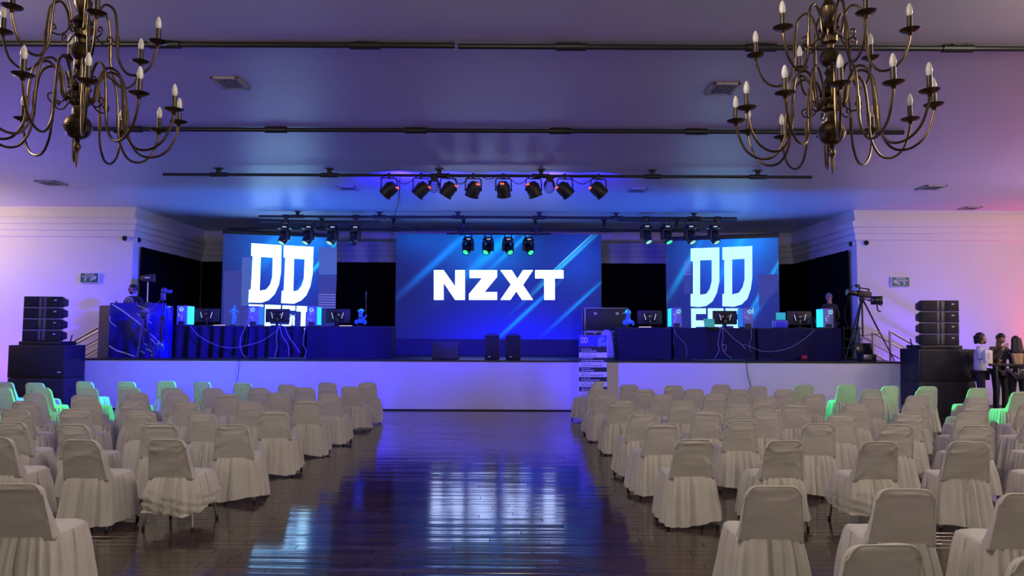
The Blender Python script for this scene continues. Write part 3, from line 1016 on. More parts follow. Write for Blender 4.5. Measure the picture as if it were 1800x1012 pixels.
def running_man(b, cx, cz, k, flip=1):
    f = lambda pts: [(cx + flip * x * k, cz + z * k) for x, z in pts]
    y = -0.002
    b.poly([[(cx + flip * (0.25 + 0.12 * math.cos(a * PI / 5)) * k, cz + (0.82 + 0.12 * math.sin(a * PI / 5)) * k) for a in range(10)]], y=y)
    for pts in ([(-0.05, 0.62), (0.18, 0.68), (0.10, 0.22), (-0.12, 0.20)], [(0.14, 0.66), (0.40, 0.48), (0.46, 0.55), (0.2, 0.70)],
                [(-0.05, 0.60), (-0.32, 0.42), (-0.28, 0.34), (0.0, 0.50)], [(0.0, 0.26), (0.28, 0.08), (0.24, -0.22), (0.14, -0.22), (0.16, 0.04), (-0.10, 0.22)],
                [(-0.10, 0.24), (-0.22, -0.06), (-0.50, -0.14), (-0.48, -0.04), (-0.30, 0.02), (-0.16, 0.26)]):
        b.poly([f(pts)], y=y)


def exit_sign(px, py, flip, label):
    p = at(px, py, WALL_Y - 0.07)
    t = thing('exit_sign', label, 'sign', (p.x, WALL_Y, p.z), 0, 'evacuation route signs')
    part_box('box', t, M['sign_white'], (0, -0.036, 0), (0.47, 0.07, 0.26), bevel=0.006)
    part_box('face', t, M['sign_green'], (0.0, -0.073, 0), (0.445, 0.005, 0.235))
    me = text_mesh('lettering', 'RUTA DE\nEVACUACIÓN', 0.36, M['sign_white'], 0.01, 0.095)
    put('lettering', me, t, (0, -0.077, 0.058))
    b = MB()
    running_man(b, -0.10 * flip, -0.075, 0.095, flip)
    for k in range(2):
        x0 = 0.02 * flip
        b.poly([[(x0, -0.085 + k * 0.04), (x0 + 0.16 * flip, -0.02 + k * 0.03), (x0 + 0.16 * flip, -0.002 + k * 0.03), (x0, -0.067 + k * 0.04)]], y=-0.002)
    o = b.build('pictogram', M['sign_white'], t, 0)
    o.location = (0, -0.0755, 0)


exit_sign(157, 488, 1, 'green evacuation route sign on the left wall above the speaker stack')
exit_sign(1583, 495, -1, 'green evacuation route sign on the right wall above the stair rail')

# ------------------------------------------------------------------ chandeliers


def chandelier(label, X, Y, zlo, zup, ph_lo, ph_up, R_lo, R_up):
    t = thing('chandelier', label, 'chandelier', (X, Y, zlo), 0, 'brass chandeliers')
    hub_lo, hub_up = 0.09, zup - zlo + 0.075
    dz = zup - zlo
    top = CEIL - zlo
    b = MB()
    b.lathe([(0.012, -0.09), (0.03, -0.06), (0.04, 0.0), (0.075, 0.02), (0.08, 0.05), (0.055, 0.08), (0.05, 0.11), (0.085, 0.135), (0.07, 0.16), (0.045, 0.19), (0.055, 0.22), (0.04, 0.25),
             (0.028, 0.28), (0.045, 0.31), (0.03, 0.335), (0.028, 0.36)], 20)
    b.lathe([(0.028, 0.49), (0.035, 0.52), (0.022, 0.55), (0.03, dz - 0.02), (0.06, dz + 0.0), (0.065, dz + 0.04), (0.045, dz + 0.07), (0.08, dz + 0.10), (0.055, dz + 0.14), (0.03, dz + 0.17),
             (0.06, dz + 0.23), (0.065, dz + 0.27), (0.03, dz + 0.33), (0.022, dz + 0.36)], 20)
    b.build('stem', M['brass'], t)
    b = MB()
    b.lathe([(0.02, dz + 0.35), (0.04, dz + 0.38), (0.05, dz + 0.42), (0.025, dz + 0.47), (0.035, dz + 0.50), (0.018, dz + 0.53), (0.014, dz + 0.62), (0.03, dz + 0.64), (0.014, dz + 0.67), (0.013, top - 0.06)], 16)
    b.lathe([(0.09, top - 0.001), (0.085, top - 0.03), (0.02, top - 0.07)], 20)
    b.build('hanging_rod', M['brass_bright'], t)

    def ball(r):
        pr = [(r * math.sin(PI * k / 16), -r * math.cos(PI * k / 16)) for k in range(1, 16)]
        pr.insert(8, (r * 1.03, 0.006)); pr.insert(8, (r * 1.03, -0.006))
        return sorted(pr, key=lambda q: q[1])
    b = MB(); b.lathe(ball(0.098), 24, Matrix.Translation((0, 0, -0.155))); b.build('lower_ball', M['brass'], t)
    b = MB(); b.lathe(ball(0.076), 24, Matrix.Translation((0, 0, 0.425))); b.build('upper_ball', M['brass'], t)
    b = MB(); b.lathe([(0.012, -0.25), (0.02, -0.262), (0.012, -0.275), (0.026, -0.30), (0.026, -0.32), (0.012, -0.345), (0.013, -0.36), (0.010, -0.42), (0.003, -0.47)][::-1], 14); b.build('finial', M['brass'], t)
    # shared meshes for each tier
    for tier, (n, R, hz, ph, k) in enumerate(((12, R_lo, hub_lo, ph_lo, 1.0), (6, R_up, hub_up, ph_up, 0.86))):
        prof = [(0.05, 0.0), (0.085, -0.045), (0.115, 0.0), (0.135, 0.12), (0.20, 0.215), (0.285, 0.17), (0.315, 0.03), (0.325, -0.12), (0.345, -0.28), (0.42, -0.395), (0.53, -0.405), (0.63, -0.33), (0.685, -0.20), (0.70, -0.105)]
        f = R / 0.70
        pts = [(r * f, 0, z * (k if z > -0.3 else k)) for r, z in prof]
        cz = pts[-1][2]
        sp_ = spline(pts, 5)
        arm_b = MB(); arm_b.tube(sp_, 0.0095, 8)
        c = sp_[len(sp_) // 2 + 2]
        arm_b.tube([(c[0], 0, c[2] + 0.05), (c[0] + 0.003, 0, c[2] - 0.05)], 0.0135, 8)
        arm_me = arm_b.mesh('arm', M['brass'])
        pb = MB(); pb.lathe([(0.012, cz - 0.03), (0.02, cz - 0.01), (0.062, cz + 0.004), (0.072, cz + 0.014), (0.066, cz + 0.015), (0.03, cz + 0.012)], 18, Matrix.Translation((R, 0, 0))); pan_me = pb.mesh('drip_pan', M['brass'])
        sb = MB(); sb.lathe([(0.022, cz + 0.012), (0.024, cz + 0.03), (0.019, cz + 0.035), (0.019, cz + 0.115)], 14, Matrix.Translation((R, 0, 0))); sl_me = sb.mesh('candle_sleeve', M['sleeve'])
        lb = MB(); lb.lathe([(0.013, cz + 0.114), (0.021, cz + 0.135), (0.0225, cz + 0.155), (0.017, cz + 0.185), (0.008, cz + 0.207), (0.001, cz + 0.213)], 14, Matrix.Translation((R, 0, 0))); bu_me = lb.mesh('bulb', M['bulb'])
        cb = MB()
        curl = [(0.08, 0, 0.0), (0.10, 0, -0.06), (0.145, 0, -0.10), (0.195, 0, -0.09), (0.21, 0, -0.05), (0.185, 0, -0.03), (0.17, 0, -0.055), (0.185, 0, -0.066)]
        cb.tube(spline(curl, 5), 0.006, 6); scroll_me = cb.mesh('scroll', M['brass'])
        for i in range(n):
            a = ph + 2 * PI * i / n
            jig = rnd.uniform(-0.02, 0.02)
            arm = put('arm', arm_me, t, (0, 0, hz), (0, 0, a + jig))
            for nm, me in (('drip_pan', pan_me), ('candle_sleeve', sl_me), ('bulb', bu_me)):
                put(nm, me, arm)
            if i % 2 == 0 or tier:
                put('scroll', scroll_me, t, (0, 0, hz), (0, 0, a + PI / n))
    return t


chandelier('aged brass chandelier with two tiers of candle arms, hanging at the left', -3.286, 5.5, 3.396 + 0.02, 3.961, 0.585, 0.16, 0.70, 0.545)
chandelier('aged brass chandelier with two tiers of candle arms, hanging at the right', 2.41, 5.5, 3.375 + 0.02, 3.936, 0.196, 0.562, 0.69, 0.54)

# ------------------------------------------------------------------ covered chairs
def supers(a, e=0.5):
    c, s = math.cos(a), math.sin(a)
    return math.copysign(abs(c) ** e, c), math.copysign(abs(s) ** e, s)


def back_cover(seed, droop=0.0):
    """puffed cloth pocket over the chair back, chair faces +y"""
    rg = random.Random(seed)
    sd = Vector((rg.uniform(-50, 50), rg.uniform(-50, 50), 0))
    n, rows = 48, 22
    H0, H1 = 0.425 - droop, 0.79
    folds = [(rg.uniform(-0.12, 0.12), rg.uniform(0.55, 0.95), rg.uniform(-0.9, 0.9), rg.uniform(0.003, 0.008)) for _ in range(4)]
    rings = []
    for k in range(rows + 1):
        t = k / rows
        t2 = 1 - (1 - t) ** 1.5
        z = H0 + (H1 - H0) * t2
        hw = 0.196 + (0.163 - 0.196) * t2
        r = 0.075
        dz = H1 - z
        if dz < r:
            q = 1 - dz / r
            hw = hw - r + r * math.sqrt(max(0.0, 1 - q * q)) * 0.98 + 0.002
        rear = 0.022 + 0.006 * (1 - t2)
        front = 0.024 + 0.13 * (1 - t2) ** 2.2
        if dz < 0.03:
            q = 1 - dz / 0.03
            e = math.sqrt(max(0.0, 1 - q * q))
            rear, front = rear * e + 0.001, front * e + 0.001
        cy = -0.162 - 0.095 * t2
        ring = []
        for i in range(n):
            a = 2 * PI * i / n
            ex, ey = supers(a, 0.42)
            x = hw * ex
            y = cy + (front if ey > 0 else rear) * ey
            # wrinkles
            p = Vector((x, y, z))
            w = 0.007 * noise.noise(p * 9 + sd) + 0.003 * noise.noise(p * 24 + sd)
            for fx, fz, sl, am in folds:
                zz = H0 + (H1 - H0) * fz
                d = (z - zz) - sl * (x - fx)
                w += am * math.exp(-(d / 0.012) ** 2) * (1 if ey < 0 else 0.4)
            if abs(ex) > 0.9 and ey < 0.2:
                w += 0.004
            w *= min(1.0, dz / 0.02 + 0.25)
            nx, ny = ex * 0.35, ey
            l = math.hypot(nx, ny) or 1
            ring.append(Vector((x + w * nx / l, y + w * ny / l, z + (0.006 * noise.noise(Vector((x * 8, 0, seed)))) * t2)))
        rings.append(ring)
    b = MB()
    b.ring_surface(rings)
    return b.mesh('back_cover', M['cloth'], 180)


def seam_piping():
    """stitched edge running up, over and down the rear outline of the back cover"""
    H0, H1, pts = 0.43, 0.79, []
    for k in range(17):
        t2 = k / 16 * 0.80
        pts.append((0.196 + (0.163 - 0.196) * t2, -0.162 - 0.095 * t2 - 0.021, H0 + (H1 - H0) * t2))
    r = 0.070
    for k in range(1, 9):
        a = k / 8 * PI / 2
        pts.append((0.166 - r + r * math.cos(a), -0.262 - 0.016, 0.718 + (r + 0.001) * math.sin(a)))
    pts = pts + [(-x, y, z) for x, y, z in reversed(pts)]
    b = MB()
    b.tube(pts, 0.0055, 6)
    return b.mesh('seam_piping', M['cloth'], 180)


def seat_cover(seed):
    rg = random.Random(seed)
    sd = Vector((rg.uniform(-50, 50), 3, 0))
    n = 44
    rings = []
    for s, z in ((1.0, 0.40), (1.012, 0.43), (1.0, 0.448), (0.93, 0.460), (0.75, 0.466), (0.45, 0.469), (0.12, 0.470)):
        ring = []
        for i in range(n):
            ex, ey = supers(2 * PI * i / n, 0.45)
            p = Vector((0.21 * s * ex, 0.045 + 0.205 * s * ey, z))
            p.z += 0.010 * noise.noise(p * 10 + sd)
            ring.append(p)
        rings.append(ring)
    b = MB()
    b.ring_surface(rings)
    return b.mesh('seat_cover', M['cloth'], 180)


def even_outline(n, e=0.45):
    """unit rounded square sampled at even steps along its edge"""
    fine = [supers(2 * PI * k / 720, e) for k in range(721)]
    acc = [0.0]
    for p, q in zip(fine[:-1], fine[1:]):
        acc.append(acc[-1] + math.hypot(q[0] - p[0], q[1] - p[1]))
    out, k = [], 0
    for i in range(n):
        t = acc[-1] * i / n
        while acc[k + 1] < t:
            k += 1
        out.append(fine[k])
    return out


def skirt(seed, hem=0.035, bunch=False):
    rg = random.Random(seed)
    n, rows = 208, 12
    ph = [rg.uniform(0, 6.28) for _ in range(6)]
    freq = rg.choice((25, 27, 29))
    ol = even_outline(n)
    rings = []
    for k in range(rows + 1):
        t = k / rows
        ring = []
        for i in range(n):
            a = 2 * PI * i / n
            ex, ey = ol[i]
            hz = hem + 0.020 * math.sin(2 * a + ph[0]) + 0.010 * math.sin(3 * a + ph[1])
            z = 0.452 + (hz - 0.452) * t
            fl = 0.058 * t ** 0.8 if not bunch else 0.045 * math.sin(t * 2.2)
            u = freq * a + 1.5 * math.sin(2 * a + ph[2]) + 0.9 * math.sin(5 * a + ph[5]) + ph[3] + 0.5 * t * math.sin(3 * a + ph[4])
            pl = math.sin(u)
            pl2 = math.sin(0.5 * u + ph[4])
            am = (0.006 + 0.012 * min(1, t * 2.5)) * (0.65 + 0.35 * math.sin(4 * a + ph[1]))
            w = am * (abs(pl) ** 0.75 * (1 if pl > 0 else -1)) * (1 - 0.45 * t) + 0.014 * t * pl2
            w += 0.012 * t * noise.noise(Vector((ex * 2, ey * 2, z * 5 + seed)))
            if bunch and t > 0.45:
                w += 0.012 * math.sin(z * 95 + 5 * math.sin(a + ph[0]) + 2 * ex)
            rx, ry = 0.213 + fl + w, 0.222 + fl + w
            ring.append(Vector((rx * ex, 0.022 - 0.006 * t + ry * ey, z)))
        rings.append(ring)
    b = MB()
    b.ring_surface(rings, True, False, False)
    return b.mesh('skirt', M['cloth'], 180)


BACKS = [back_cover(11 + 7 * k) for k in range(6)]
PIPING = seam_piping()
SEATS = [seat_cover(k) for k in range(3)]
SKIRTS = [skirt(31 + k, 0.04 + 0.008 * (k % 3)) for k in range(6)]
SKIRT_UP = skirt(90, 0.145, True)
LEGS = []
for sx, sy in ((-1, -1), (1, -1), (-1, 1), (1, 1)):
    b = MB()
    b.tube([(sx * 0.175, 0.02 + sy * 0.16, 0.41), (sx * 0.20, 0.02 + sy * 0.195, 0.20), (sx * 0.222, 0.02 + sy * 0.222, 0.012)], 0.011, 8)
    leg = b.mesh('leg', M['chrome'])
    b = MB()
    b.lathe([(0.014, 0.0), (0.015, 0.02), (0.012, 0.03)], 8, Matrix.Translation((sx * 0.2235, 0.02 + sy * 0.2235, 0)))
    LEGS.append((leg, b.mesh('rubber_foot', M['rubber'])))

ROWS_L = [[(-9.57, 14.28), (-8.86, 14.10), (-8.18, 14.56), (-7.42, 14.61), (-6.8, 14.84), (-5.98, 14.71), (-5.09, 14.42), (-4.12, 13.90), (-3.53, 14.53), (-2.8, 14.58)],
          [(-8.62, 12.84), (-7.95, 12.85), (-7.21, 12.89), (-6.52, 12.94), (-5.81, 12.98), (-5.05, 12.89), (-4.34, 13.04), (-3.58, 13.20), (-2.82, 13.46)],
          [(-8.02, 11.50), (-7.27, 11.64), (-6.42, 11.36), (-5.85, 11.84), (-5.15, 11.76), (-4.36, 11.69), (-3.68, 12.0), (-2.81, 11.78)],
          [(-6.6, 10.36), (-5.85, 10.51), (-5.17, 10.45), (-4.38, 10.31), (-3.56, 10.36), (-2.87, 10.66)],
          [(-5.96, 9.23), (-5.32, 9.33), (-4.37, 9.03), (-3.59, 8.94), (-2.87, 9.23)],
          [(-5.18, 7.96), (-4.38, 7.79), (-3.65, 7.92), (-2.83, 7.8)],
          [(-4.53, 6.82), (-3.68, 6.7), (-2.97, 6.76)],
          [(-3.03, 4.83)]]
ROWS_R = [[(1.56, 15.15), (2.23, 14.25), (3.04, 14.1), (3.98, 14.37), (4.53, 13.97), (5.6, 14.47), (6.46, 14.53), (7.09, 14.25), (7.81, 14.2), (8.47, 13.78)],
          [(1.51, 13.15), (2.3, 13.07), (3.17, 13.20), (3.93, 13.16), (4.72, 13.17), (6.33, 13.31), (7.3, 13.33), (8.62, 12.91)],
          [(1.51, 12.25), (2.36, 11.95), (3.25, 12.22), (3.86, 11.66), (4.86, 12.2), (5.60, 11.78), (6.40, 11.95), (7.05, 11.55)],
          [(1.57, 10.97), (2.43, 10.92), (3.12, 10.42), (3.89, 10.37), (4.76, 10.5), (5.69, 10.72), (6.49, 10.67), (7.25, 10.62)],
          [(1.54, 9.15), (2.4, 9.39), (3.15, 9.43), (3.88, 9.06), (4.82, 9.29), (5.6, 9.32), (6.43, 9.36)],
          [(1.55, 8.11), (2.53, 8.41), (3.24, 8.12), (4.06, 8.1), (4.87, 8.03), (5.74, 8.11)],
          [(1.61, 6.9), (2.39, 6.85), (3.21, 6.81), (4.05, 6.83), (4.89, 6.86)],
          [(1.62, 4.86), (2.40, 4.79), (3.06, 4.67)],
          [(1.63, 3.59), (2.27, 3.42)]]
ROWWORD = ['front row by the stage', 'second row from the stage', 'third row from the stage', 'fourth row from the stage', 'fifth row from the stage', 'sixth row from the stage',
           'seventh row from the stage', 'eighth row from the stage', 'nearest row']


def chair(x, y, rz, label, group, sk, ix):
    t = thing('covered_chair', label, 'chair', (x, y, 0), rz, group)
    put('back_cover', BACKS[ix % len(BACKS)], t)
    put('seam_piping', PIPING, t)
    put('seat_cover', SEATS[ix % 3], t)
    put('skirt', sk, t)
    for leg, foot in LEGS:
        o = put('leg', leg, t)
        put('rubber_foot', foot, o)
    return t


RAISED = {('left', 6, 0): 'short bunched skirt showing metal legs', ('right', 6, 2): 'short bunched skirt showing metal legs'}
ix = 0
for side, rows, sg in (('left', ROWS_L, -1), ('right', ROWS_R, 1)):
    for r, row in enumerate(rows):
        seq = sorted(row, key=lambda q: abs(q[0]))
        for s, (x, y) in enumerate(seq):
            rz = math.radians(rnd.gauss(0, 4.0))
            seat_w = 'aisle seat' if s == 0 else ORD[s] + ' seat from aisle'
            rw = ROWWORD[r]
            if side == 'left' and r == 7:
                rw = 'nearest row'
            label = 'ivory covered chair %s of the aisle, %s, %s' % (side, rw, seat_w)
            sk = SKIRTS[(ix * 5 + r) % len(SKIRTS)]
            if (side, r, s) in RAISED:
                sk = SKIRT_UP
                label = 'covered chair, bunched skirt showing legs, %s of aisle, %s, %s' % (side, rw.replace(' from the stage', ''), seat_w)
            if side == 'right' and r == 0 and s == 0:
                rz = math.radians(48)
                label = 'ivory covered chair turned sideways in front of the schedule banner'
            chair(x, y, rz, label, 'covered chairs %s of the aisle' % side, sk, ix)
            ix += 1

# ------------------------------------------------------------------ draped tables on the stage
TY = 18.0
TZ = 0.775


def draped_table(x0, x1, label, seed, pitch, amp):
    mx, w, d = (x0 + x1) / 2, x1 - x0 - 0.05, 0.75
    t = thing('draped_table', label, 'table', (mx, TY + d / 2, SZ), 0, 'draped tables on the stage')
    part_box('tabletop', t, mat('tabletop_black_cloth', (0.025, 0.025, 0.03), 0.8), (0, 0, TZ - 0.02), (w, d, 0.04), bevel=0.012)
    b = MB()
    pleated(b, (-w / 2, d / 2 - 0.02), (-w / 2, -d / 2), 0.006, TZ - 0.012, pitch, min(amp, 0.03) * 0.5, seed + 5)
    pleated(b, (-w / 2, -d / 2), (w / 2, -d / 2), 0.006, TZ - 0.012, pitch, amp, seed, 0.03)
    pleated(b, (w / 2, -d / 2), (w / 2, d / 2 - 0.02), 0.006, TZ - 0.012, pitch, min(amp, 0.03) * 0.5, seed + 9)
    b.build('drape', M['drape'], t, 60)
    for sx in (-1, 1):
        b = MB()
        for sy in (-1, 1):
            b.tube([(sx * (w / 2 - 0.2), sy * 0.27, TZ - 0.05), (sx * (w / 2 - 0.2), sy * 0.3, 0.0)], 0.014, 8)
        b.tube([(sx * (w / 2 - 0.2), -0.28, 0.3), (sx * (w / 2 - 0.2), 0.28, 0.3)], 0.012, 8)
        b.build('leg_frame', M['black_metal'], t)
    return t


tx = lambda px: at(px, 573, TY).x
draped_table(tx(286), tx(437) - 0.01, 'table under pleated black cloth next to the DJ booth', 3, 0.30, 0.060)
draped_table(tx(437), tx(538) - 0.01, 'table under pleated black cloth in the middle of the left table row', 4, 0.28, 0.055)
draped_table(tx(538), tx(690), 'table under smooth black cloth ending the left row near the central screen', 6, 1.1, 0.022)
draped_table(tx(1086), tx(1182) - 0.01, 'table under smooth black cloth nearest the flight cases', 7, 0.9, 0.022)
draped_table(tx(1182), tx(1330) - 0.01, 'table under smooth black cloth in the middle of the right table row', 8, 0.8, 0.030)
draped_table(tx(1330), tx(1480), 'table under smooth black cloth ending the right row by the operator', 9, 1.0, 0.022)
TOPZ = SZ + TZ


def table_at(px, dy=0.25):
    return at(px, 560, TY + dy).x, TY + dy


M['led_cyan'] = glow('computer_side_glow_cyan', (0.02, 0.75, 0.85), 1.2)
M['led_teal_blue'] = glow('computer_side_glow_blue', (0.02, 0.22, 0.95), 0.8)


def tower(px, w_px, glass_side, label, body='pc_white', glass='led_cyan', rz=0.0):
    """desktop computer seen from its rear: case, back fan, ports, lit side window"""
    x, y = table_at(px, 0.28)
    t = thing('computer_tower', label, 'computer', (x, y, TOPZ + 0.001), rz, 'computer towers on the tables')
    w, d, hh = 0.25, 0.42, 0.47
    part_box('case', t, M[body], (0, 0, hh / 2 + 0.015), (w, d, hh), bevel=0.008)
    part_box('feet', t, M['rubber'], (0, 0, 0.0075), (w - 0.05, d - 0.05, 0.015))
    part_box('side_window', t, M[glass], (glass_side * (w / 2 + 0.003), 0, hh / 2 + 0.015), (0.006, d - 0.03, hh - 0.03))
    b = MB()
    mt = Matrix.Translation((-glass_side * 0.03 + 0.02, -d / 2 - 0.004, hh - 0.075)) @ Matrix.Rotation(PI / 2, 4, 'X')
    n = 20
    b.ring_surface([[mt @ Vector((r * math.cos(2 * PI * i / n), r * math.sin(2 * PI * i / n), z)) for i in range(n)] for r, z in ((0.05, 0), (0.05, 0.008), (0.028, 0.008), (0.028, 0))], True, False, False)
    b.build('fan_ring', M['glow_fan'], t)
    b = MB()
    rg = random.Random(px)
    for k in range(7):
        b.box((rg.uniform(-0.08, 0.0), -d / 2 - 0.002, rg.uniform(0.14, hh - 0.04)), (rg.uniform(0.012, 0.03), 0.006, rg.uniform(0.012, 0.04)), bevel=0.002)
    b.build('ports', M['pilot'], t)
    part_box('power_supply', t, M['black'], (0.0, -d / 2 - 0.002, 0.065), (0.15, 0.008, 0.075), bevel=0.003)
    return t


def monitor(px, label, lit=True, rz=0.0, w=0.60):
    """screen seen from behind on a two-legged stand with two slanting light bars"""
    x, y = table_at(px, 0.30)
    t = thing('computer_monitor', label, 'monitor', (x, y, TOPZ + 0.001), rz, 'monitors on the tables')
    part_box('shell', t, M['black'], (0, 0, 0.255), (w, 0.035, 0.34), bevel=0.010)
    part_box('rear_hump', t, M['gloss_black'], (0, -0.032, 0.25), (w * 0.5, 0.04, 0.2), bevel=0.015)
    part_box('front_glass', t, M['led_teal_blue'], (0, 0.0185, 0.258), (w - 0.03, 0.004, 0.31))
    for s in (-1, 1):
        b = MB(); b.box((0, -0.056, 0), (0.016, 0.008, 0.155), mtx=Matrix.Translation((s * 0.125, 0, 0.265)) @ Matrix.Rotation(s * 0.26, 4, 'Y'), bevel=0.003)
        b.build('light_bar', M['glow_bar'], t)
    b = MB(); b.box((0, -0.04, 0.12), (0.06, 0.03, 0.22), bevel=0.01); b.build('neck', M['gloss_black'], t)
    b = MB()
    b.box((0, -0.03, 0.012), (0.30, 0.17, 0.022), bevel=0.008, taper=lambda v: Vector((v.x * (1.0 if v.z < 0 else 0.75), v.y, v.z)))
    b.build('foot', M['gloss_black'], t)
    return t


tower(326, 28, 1, 'white computer tower with cyan lit right side, nearest the DJ booth')
monitor(364, 'monitor with two slanting light bars, leftmost on the left tables')
tower(450, 26, 1, 'blue lit computer tower with wide back, second on the left tables', glass='led_teal_blue')
monitor(488, 'monitor in front of the letters on left screen, middle of the left tables')
tower(552, 25, 1, 'computer tower with bright cyan right side, third on the left tables')
monitor(594, 'monitor with two bright bars, nearest the central screen on the left tables')
monitor(1142, 'monitor with two bright bars, leftmost on the right tables')
tower(1186, 23, -1, 'computer tower with cyan lit left side, leftmost on the right tables')
monitor(1274, 'monitor in front of the letters on right screen, middle of the right tables')
tower(1310, 26, -1, 'blue lit computer tower, middle of the right tables', glass='led_teal_blue')
monitor(1405, 'dark monitor with two dim bars, rightmost on the right tables')
tower(1450, 28, -1, 'pale computer tower with cyan left edge at the right end of the tables')


def keyboard(px, label):
    x, y = table_at(px, 0.16)
    t = thing('keyboard', label, 'keyboard', (x, y, TOPZ + 0.001), 0, 'keyboards on the tables')
    part_box('body', t, M['black'], (0, 0, 0.009), (0.36, 0.13, 0.018), bevel=0.004)
    part_box('edge_light', t, M['glow_key'], (0, -0.066, 0.012), (0.30, 0.004, 0.014))
    for k in range(4):
        part_box('key_row', t, M['gloss_black'], (0, -0.045 + 0.03 * k, 0.021), (0.34, 0.024, 0.008), bevel=0.002)


keyboard(388, 'keyboard with glowing pink and white edge at the first left monitor')
keyboard(609, 'keyboard with glowing pale edge at the third left monitor')
keyboard(1133, 'keyboard with glowing edge at the first right monitor')


def headset(px, label):
    x, y = table_at(px, 0.20)
    t = thing('headset', label, 'headset', (x, y, TOPZ), 0, 'headsets on stands')
    b = MB()
    b.lathe([(0.055, 0.0), (0.055, 0.012), (0.012, 0.02), (0.010, 0.22)], 14)
    b.build('stand', M['black'], t)
    b = MB()
    b.tube([(0.085 * math.cos(a * PI / 10), 0, 0.19 + 0.075 * math.sin(a * PI / 10)) for a in range(11)], 0.012, 8)
    b.build('headband', M['black'], t)
    for s in (-1, 1):
        b = MB(); b.lathe([(0.038, -0.015), (0.042, 0.0), (0.03, 0.018)], 14, Matrix.Translation((s * 0.085, 0, 0.165)) @ Matrix.Rotation(PI / 2, 4, 'Y'))
        b.build('ear_cup', M['horn'], t)


headset(514, 'dark headset on a stand beside the middle left monitor')
headset(1427, 'dark headset on a stand beside the pale right computer tower')

# laptop and small monitor (cyan) on the right tables
x, y = table_at(1248, 0.03)
t = thing('laptop', 'small laptop with green and cyan lit lid at the middle right monitor', 'laptop', (x, y, TOPZ + 0.001), math.radians(20))
part_box('base', t, M['black'], (0, 0, 0.01), (0.30, 0.21, 0.018), bevel=0.004)
b = MB(); b.box((0, 0.01, 0.12), (0.30, 0.012, 0.21), mtx=Matrix.Rotation(math.radians(-10), 4, 'X'), bevel=0.004); b.build('lid', M['glow_cyan_dim'], t)
x, y = table_at(1372, 0.45)
t = thing('computer_monitor', 'small screen glowing cyan, facing the hall, behind the white box', 'monitor', (x, y, TOPZ + 0.001))
part_box('shell', t, M['black'], (0, 0, 0.30), (0.26, 0.03, 0.20), bevel=0.006)
part_box('picture', t, glow('small_screen_cyan', (0.02, 0.40, 0.62), 0.9), (0, -0.017, 0.30), (0.24, 0.004, 0.18))
part_box('foot', t, M['gloss_black'], (0, 0.02, 0.1), (0.10, 0.08, 0.198), bevel=0.01)
x, y = table_at(1371, 0.2)
t = thing('equipment_box', 'rounded blue and white box on the right tables under the small cyan screen', 'box', (x, y, TOPZ + 0.001))
part_box('body', t, M['pc_white'], (0, 0, 0.095), (0.34, 0.2, 0.19), bevel=0.03)
part_box('front_panel', t, M['print_blue'], (0.01, -0.102, 0.09), (0.29, 0.006, 0.15), bevel=0.002)

# ------------------------------------------------------------------ DJ booth
bx0, bx1 = at(190, 620, 17.55).x, at(288, 620, 17.55).x
booth = thing('dj_booth', 'glossy dark DJ booth with marble veined front at the left end of stage', 'booth', ((bx0 + bx1) / 2, 17.55, SZ))
bw, bh = bx1 - bx0, 1.30
part_box('front_panel', booth, M['booth'], (0, 0.02, bh / 2 + 0.001), (bw, 0.04, bh), bevel=0.004)
part_box('right_panel', booth, M['booth'], (bw / 2 - 0.02, 0.23, bh / 2 - 0.03), (0.04, 0.38, bh - 0.06), bevel=0.004)
b = MB()
b.bm.verts.ensure_lookup_table()
for zz in (0,):
    x_, y_ = at(173, 620, 17.75).x - (bx0 + bx1) / 2, 0.22
    q = [(-bw / 2, 0.0), (-bw / 2, 0.04), (x_, y_ + 0.2), (x_ - 0.03, y_ + 0.2), (x_ - 0.03, y_)]
    b.ring_surface([[Vector((a[0], a[1], z)) for a in q] for z in (0.001, bh - 0.06)])
b.build('left_panel', M['booth_side'], booth)
part_box('counter', booth, M['gloss_black'], (-0.03, 0.23, bh - 0.09), (bw - 0.08, 0.38, 0.04), bevel=0.006)
Zb = zoomed(165, 470, 5.9555)


def booth_pt(p, dx=-0.012):
    q = at(*Zb(p), 17.55)
    return Vector((q.x - (bx0 + bx1) / 2, dx, q.z - SZ))


b = MB()
for pl, r in (([(190, 378), (250, 420), (310, 460), (390, 520), (470, 580), (555, 665)], 0.011), ([(450, 392), (510, 420), (575, 450)], 0.008), ([(450, 482), (520, 530), (605, 585)], 0.008),
              ([(120, 505), (150, 560), (232, 620)], 0.006), ([(150, 820), (240, 870), (310, 890), (430, 940)], 0.013), ([(590, 690), (640, 740), (740, 825)], 0.009),
              ([(585, 740), (620, 765), (645, 800), (700, 795), (738, 815)], 0.010), ([(550, 850), (620, 890)], 0.009), ([(490, 875), (530, 897)], 0.009), ([(525, 795), (555, 812)], 0.007),
              ([(600, 915), (632, 940)], 0.012)):
    pp = [booth_pt(q) for q in pl]
    pp = [Vector((max(-bw / 2 + 0.02, min(bw / 2 - 0.02, q.x)), q.y + 0.012, max(0.03, min(bh - 0.03, q.z)))) for q in pp]
    b.tube(spline(pp, 3), r * 1.25, 6)
b.build('marble_vein', M['vein'], booth)
